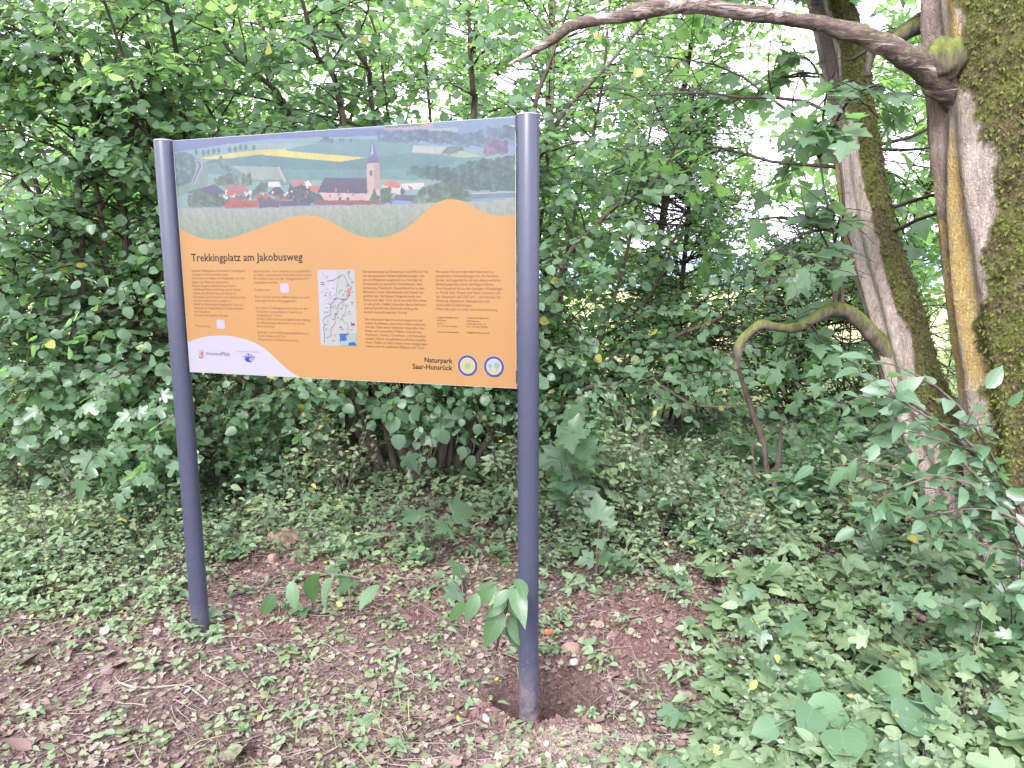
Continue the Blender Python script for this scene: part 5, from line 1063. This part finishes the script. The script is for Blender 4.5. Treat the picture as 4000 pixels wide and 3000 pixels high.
# ------------------------------------------------------------------ plants one can pick out
def leafy(name, label, cat, base, shoots, proto, leaf, mat, seed, group=None, sp=.07, bark=B_HAZ, r0=.005, branchy=0, n_obj=300, **kw):
    L2 = []
    rg = np.random.default_rng(seed); root = empty(name, tuple(base)); tag(root, label, cat, group); L = Leaves(); 
    for s in shoots:
        pts = [np.array(base)] + [np.array(q, float) for q in s]; o, P, r = stem_mesh(root, pts, np.linspace(r0, .0018, len(pts)), bark, "stem", 5, 18, .04, rg); twig_leaves(rg, L, P[6:], leaf, sp, **kw)
        for q in range(branchy):
            b0 = P[int(rg.integers(5, 17))]; d0 = nrm(P[-1] - P[5]); tp = curve(rg, b0, nrm(rg.normal(size=3) * np.array([1, .8, .5]) + d0 * .8), rg.uniform(.10, .26), 5, .12)
            L2.append((tp, np.linspace(.0024, .0013, 5))); twig_leaves(rg, L, tp, leaf, sp, **kw)
    if L2: twigs(root, L2, bark)
    P, A, N, S = L.arr(); q = rg.permutation(len(P)); P, A, N, S = P[q], A[q], N[q], S[q]; m = n_obj; leaf_objects(root, proto, P[:m], A[:m], N[:m], S[:m], mat, rg)
    if len(P) > m: foliage(root, proto, (P[m:], A[m:], N[m:], S[m:]), mat, rg, gaps=False)
    return root
# cherry saplings by the board
b = onground(1072, 1405); leafy("cherry_sapling", "sapling whose drooping toothed leaves hang across the nearer post", "sapling", b, [[at(1090, 1330, 2.62), at(1112, 1262, 2.50), at(1060, 1262, 2.46), at(1005, 1290, 2.46)], [at(1085, 1330, 2.6), at(1112, 1270, 2.47), at(1122, 1248, 2.44)]], 'cherry', .135, M_CHE, 31, sp=.052, face=.7, jit=.25, tipdroop=1.0, up=.5)
b = onground(1005, 1372); leafy("cherry_sapling", "arching sapling with long drooping leaves between the posts", "sapling", b, [[at(930, 1318, 3.02), at(830, 1262, 3.06), at(720, 1240, 3.08), at(640, 1245, 3.08), at(580, 1275, 3.06)]], 'cherry', .17, M_CHE, 32, sp=.085, face=.7, jit=.3, tipdroop=1.0, up=.5)
# maple seedlings
seed_lab = ["maple seedling with large pale leaves just before the dark hollow", "broad-leaved maple seedling close behind the nearer post", "maple seedling between post and red soil patch", "pale green maple seedling under the panel's lower corner", "wilted-looking maple seedling beside the nearer post's foot", "maple seedling in front of the bare brown stems", "low maple seedling at the edge of the bare soil", "yellow-spotted maple seedling among herbs", "large-leaved maple seedling at the picture's lower corner", "maple seedling before the mossy trunks", "maple seedling next to the broad heart-shaped leaves", "maple seedling with long stalks on the open soil", "small maple seedling left of the farther post", "maple seedling at the foot of the hazel stems"]
sp_ = [(880, 1010, .30, .13), (1235, 1130, .62, .17), (1285, 1225, .30, .13), (945, 1170, .26, .14), (1000, 1250, .16, .10), (1420, 1140, .30, .13), (1590, 1300, .22, .12), (1650, 1375, .24, .13), (2080, 1570, .16, .12), (1900, 1210, .28, .12), (1690, 1480, .16, .13), (780, 1240, .14, .09), (300, 1190, .20, .10), (1180, 1030, .35, .13)]
for k, ((px, py, h, s), lb) in enumerate(zip(sp_, seed_lab)):
    b = onground(px, py + 45); rg = np.random.default_rng(900 + k); sh = []
    for q in range(7 if h > .5 else 3 if h > .2 else 2): a = rg.uniform(0, 6.28); sh.append([b + np.array([.03 * math.cos(a), .03 * math.sin(a), h * .5]), b + np.array([.09 * math.cos(a), .09 * math.sin(a) - .02, h * rg.uniform(.8, 1.1)])])
    leafy("maple_seedling", lb, "seedling", b, sh, 'maple', s, M_MAP, 900 + k, "maple seedlings", sp=.075, face=.35, jit=.28, tipdroop=.35)
# broad heart-shaped leaves in the lower corner
b = onground(1830, 1560); rg = np.random.default_rng(55); root = empty("burdock_plant", tuple(b)); tag(root, "clump of broad dark heart-shaped leaves low in the corner", "plant")
L = Leaves()
for px, py, s, yaw in ((1960, 1590, .16, .3), (1900, 1515, .15, 2.4), (1810, 1500, .14, 1.4), (1735, 1490, .13, 2.2), (1850, 1600, .16, -1.2), (1780, 1560, .15, 3.0), (2000, 1545, .12, .9), (1930, 1640, .14, -.6), (1740, 1590, .13, -2.2), (1880, 1440, .13, 1.2), (2030, 1480, .12, .5), (1690, 1540, .11, 2.8), (1815, 1655, .15, -1.8), (1560 + 90, 1600, .09, 3.2)):
    h = rg.uniform(.10, .20); g0 = onground(px, py + 70); tip = g0 + np.array([0, 0, h]); a = np.array([math.cos(yaw), math.sin(yaw) * .8 - .2, -.15]); pts = [b + rg.normal(size=3) * np.array([.03, .03, 0]), (b + tip) / 2 + np.array([0, 0, .05]), tip - nrm(a) * s * .4]
    stem_mesh(root, pts, [.004, .0035, .003], M_BIG, "leaf_stalk", 5, 10, 0, rg); L.add(tip - nrm(a) * s * .4, a, nrm(np.array([0, -.55, 1]) + rg.normal(size=3) * .22), s)
P, A, N, S = L.arr(); leaf_objects(root, 'big', P, A, N, S, M_BIG, rg)
# dogwood reaching in front of the trunks
b = onground(2290, 1420)
leafy("dogwood_shrub", "fresh green shrub with oval leaves reaching across the two trunks", "shrub", b, [
    [at(2230, 1150, 2.75), at(2120, 980, 2.7), at(2010, 905, 2.68), at(1920, 850, 2.68), at(1850, 805, 2.7)], [at(2220, 1150, 2.8), at(2150, 1010, 2.75), at(2060, 960, 2.72), at(1960, 935, 2.72), at(1900, 950, 2.74)], [at(2210, 1180, 2.7), at(2120, 1060, 2.65), at(2020, 1030, 2.65), at(1930, 1060, 2.66), at(1870, 1110, 2.68)], [at(2240, 1180, 2.6), at(2170, 1110, 2.6), at(2080, 1100, 2.62), at(1990, 1120, 2.64)], [at(2250, 1250, 2.6), at(2200, 1190, 2.6), at(2130, 1180, 2.6), at(2060, 1150, 2.62)], [at(2230, 1150, 2.75), at(2080, 960, 2.75), at(1950, 860, 2.76), at(1860, 860, 2.78), at(1800, 880, 2.8)], [at(2230, 1180, 2.75), at(2050, 1060, 2.75), at(1900, 1000, 2.76), at(1830, 1010, 2.78)], [at(2230, 1200, 2.7), at(2060, 1120, 2.7), at(1930, 1100, 2.72), at(1850, 1140, 2.74)], [at(2220, 1150, 2.75), at(2090, 900, 2.72), at(1960, 800, 2.74), at(1880, 780, 2.76)], [at(2240, 1180, 2.9), at(2080, 1000, 3.0), at(1960, 880, 3.0), at(1820, 760, 3.05)]],
    'ovate', .09, M_DOG, 41, sp=.05, face=.4, jit=.45, tipdroop=.1, r0=.009, branchy=7)
# field maple regrowth at the foot of the trunks
b = onground(2180, 1420); rg = np.random.default_rng(42)
leafy("field_maple_shrub", "grey-green lobed-leaved regrowth around the foot of the thick trunk", "shrub", b, [[b + np.array([x * .4, y * .4 - .05, z * .6]), b + np.array([x, y - .08, z])] for x, y, z in zip(rg.uniform(-.65, .25, 30), rg.uniform(-.40, .15, 30), rg.uniform(.16, .55, 30))], 'fmaple', .075, M_MAP, 43, sp=.042, face=.4, jit=.4, r0=.004)
b = onground(2080, 1600)
leafy("field_maple_shrub", "low lobed-leaved shoots beside the broad heart-shaped leaves", "shrub", b, [[b + np.array([x * .4, y * .4, z * .6]), b + np.array([x, y, z])] for x, y, z in zip(rg.uniform(-.3, .3, 16), rg.uniform(-.2, .5, 16), rg.uniform(.12, .36, 16))], 'fmaple', .075, M_HERB, 44, sp=.045, face=.4, jit=.4, r0=.003)
# field maple on the left, pale lobed leaves before the hazel
b = onground(300, 1110); rg = np.random.default_rng(46)
sh = []
for px, py, yy in ((200, 870, 4.0), (240, 830, 4.05), (290, 900, 3.85), (340, 870, 3.95), (380, 910, 3.9), (250, 950, 3.75), (320, 980, 3.7), (150, 930, 3.95), (200, 1000, 3.75), (370, 820, 4.1), (290, 1040, 3.65), (110, 880, 4.0), (340, 940, 4.1), (60, 960, 4.0), (400, 1000, 3.85), (30, 880, 4.2)):
    e = at(px, py, yy); sh.append([b + (e - b) * .5 + np.array([0, .1, .05]), e + np.array([0, .05, .03]), e + rg.normal(size=3) * .03 + np.array([0, -.10, -.02])])
leafy("field_maple_shrub", "pale lobed-leaved bush in front of the hazel beside the farther post", "shrub", b, sh, 'fmaple', .088, M_MAP, 47, sp=.042, face=.5, jit=.38, r0=.007)
# low hazel sprouts hanging before the hollow
b = onground(905, 1062); sh = []
for px, py, yy in ((800, 905, 4.75), (850, 895, 4.7), (900, 870, 4.7), (950, 930, 4.65), (985, 960, 4.6), (900, 960, 4.6), (860, 940, 4.65), (1000, 905, 4.7), (1020, 980, 4.7), (760, 880, 4.8), (930, 985, 4.55)):
    e = at(px, py, yy); sh.append([(b + e) / 2 + np.array([0, .15, .25]), e + np.array([0, .1, .06]), e])
leafy("hazel_sprout", "low leafy hazel shoots hanging over the dark hollow", "shrub", b, sh, 'hazel', .095, M_HAZ, 48, sp=.055, face=.45, jit=.4, tipdroop=.3)
b = onground(640, 1075); sh = []
for px, py, yy in ((440, 860, 5.02), (500, 880, 4.92), (560, 850, 5.02), (620, 890, 4.97), (680, 860, 5.02), (470, 930, 4.82), (540, 940, 4.82), (610, 945, 4.87), (680, 930, 4.92), (730, 900, 5.02), (430, 990, 4.72), (580, 990, 4.77), (740, 850, 5.22), (520, 840, 5.32), (640, 840, 5.32), (700, 980, 4.92)):
    e = at(px, py, yy); sh.append([(b + e) / 2 + np.array([0, .2, .2]), e + np.array([0, .12, .08]), e])
leafy("hazel_sprout", "drooping hazel branches under the panel beside the farther post", "shrub", b, sh, 'hazel', .08, M_HAZ, 49, sp=.036, face=.35, jit=.5, tipdroop=.2)
# taller weeds at the foot of the thicket
wl = [(470, 1075, .55, "tall pale weed clump beside the farther post's inner side"), (560, 1090, .48, "pale weed clump behind the flat sandstone"), (680, 1085, .50, "pale small-leaved clump left of the dark hollow"), (745, 1095, .40, "low pale clump at the hollow's near edge"), (1090, 1085, .50, "weed clump just inside the nearer post"), (1230, 1130, .55, "weed clump right behind the nearer post"), (1340, 1140, .48, "pale weed clump before the low bough"), (1430, 1160, .45, "pale weed clump in the middle of the opening"), (1530, 1180, .42, "pale weed clump short of the bare stems"), (1760, 1160, .55, "weed clump between bare stems and trunks"), (1850, 1190, .5, "weed clump before the leaning trunk"), (60, 1120, .5, "tall weed clump at the outer edge of the bank"), (180, 1150, .5, "tall weed clump on the grassy bank"), (320, 1170, .45, "weed clump outside the farther post"), (110, 1220, .34, "lower weed clump on the grassy bank"), (1620, 1230, .34, "low weed clump past the whitish stick")]
for k, (px, py, h, lb) in enumerate(wl):
    b = onground(px, py); rg = np.random.default_rng(1200 + k); sh = []
    for q in range(13):
        a = rg.uniform(0, 6.28); d = np.array([math.cos(a), math.sin(a) * .8, 0]); hh = h * (1.45 if py < 1180 else 1.0) * rg.uniform(.45, 1.1); sh.append([b + d * .06 + np.array([0, 0, hh * .5]), b + d * .16 * (h / .4) + np.array([0, 0, hh])])
    leafy("weed_clump", lb, "weed", b, sh, ('ovate', 'fmaple', 'ovate', 'ovate')[k % 4], (.045, .062, .05, .04)[k % 4], (M_PRIV, M_MAP, M_HERB, M_PRIV)[k % 4], 1300 + k, "weed clumps at the foot of the thicket", sp=.028, r0=.0028, face=.4, jit=.45, tipdroop=.2, branchy=2, n_obj=50)
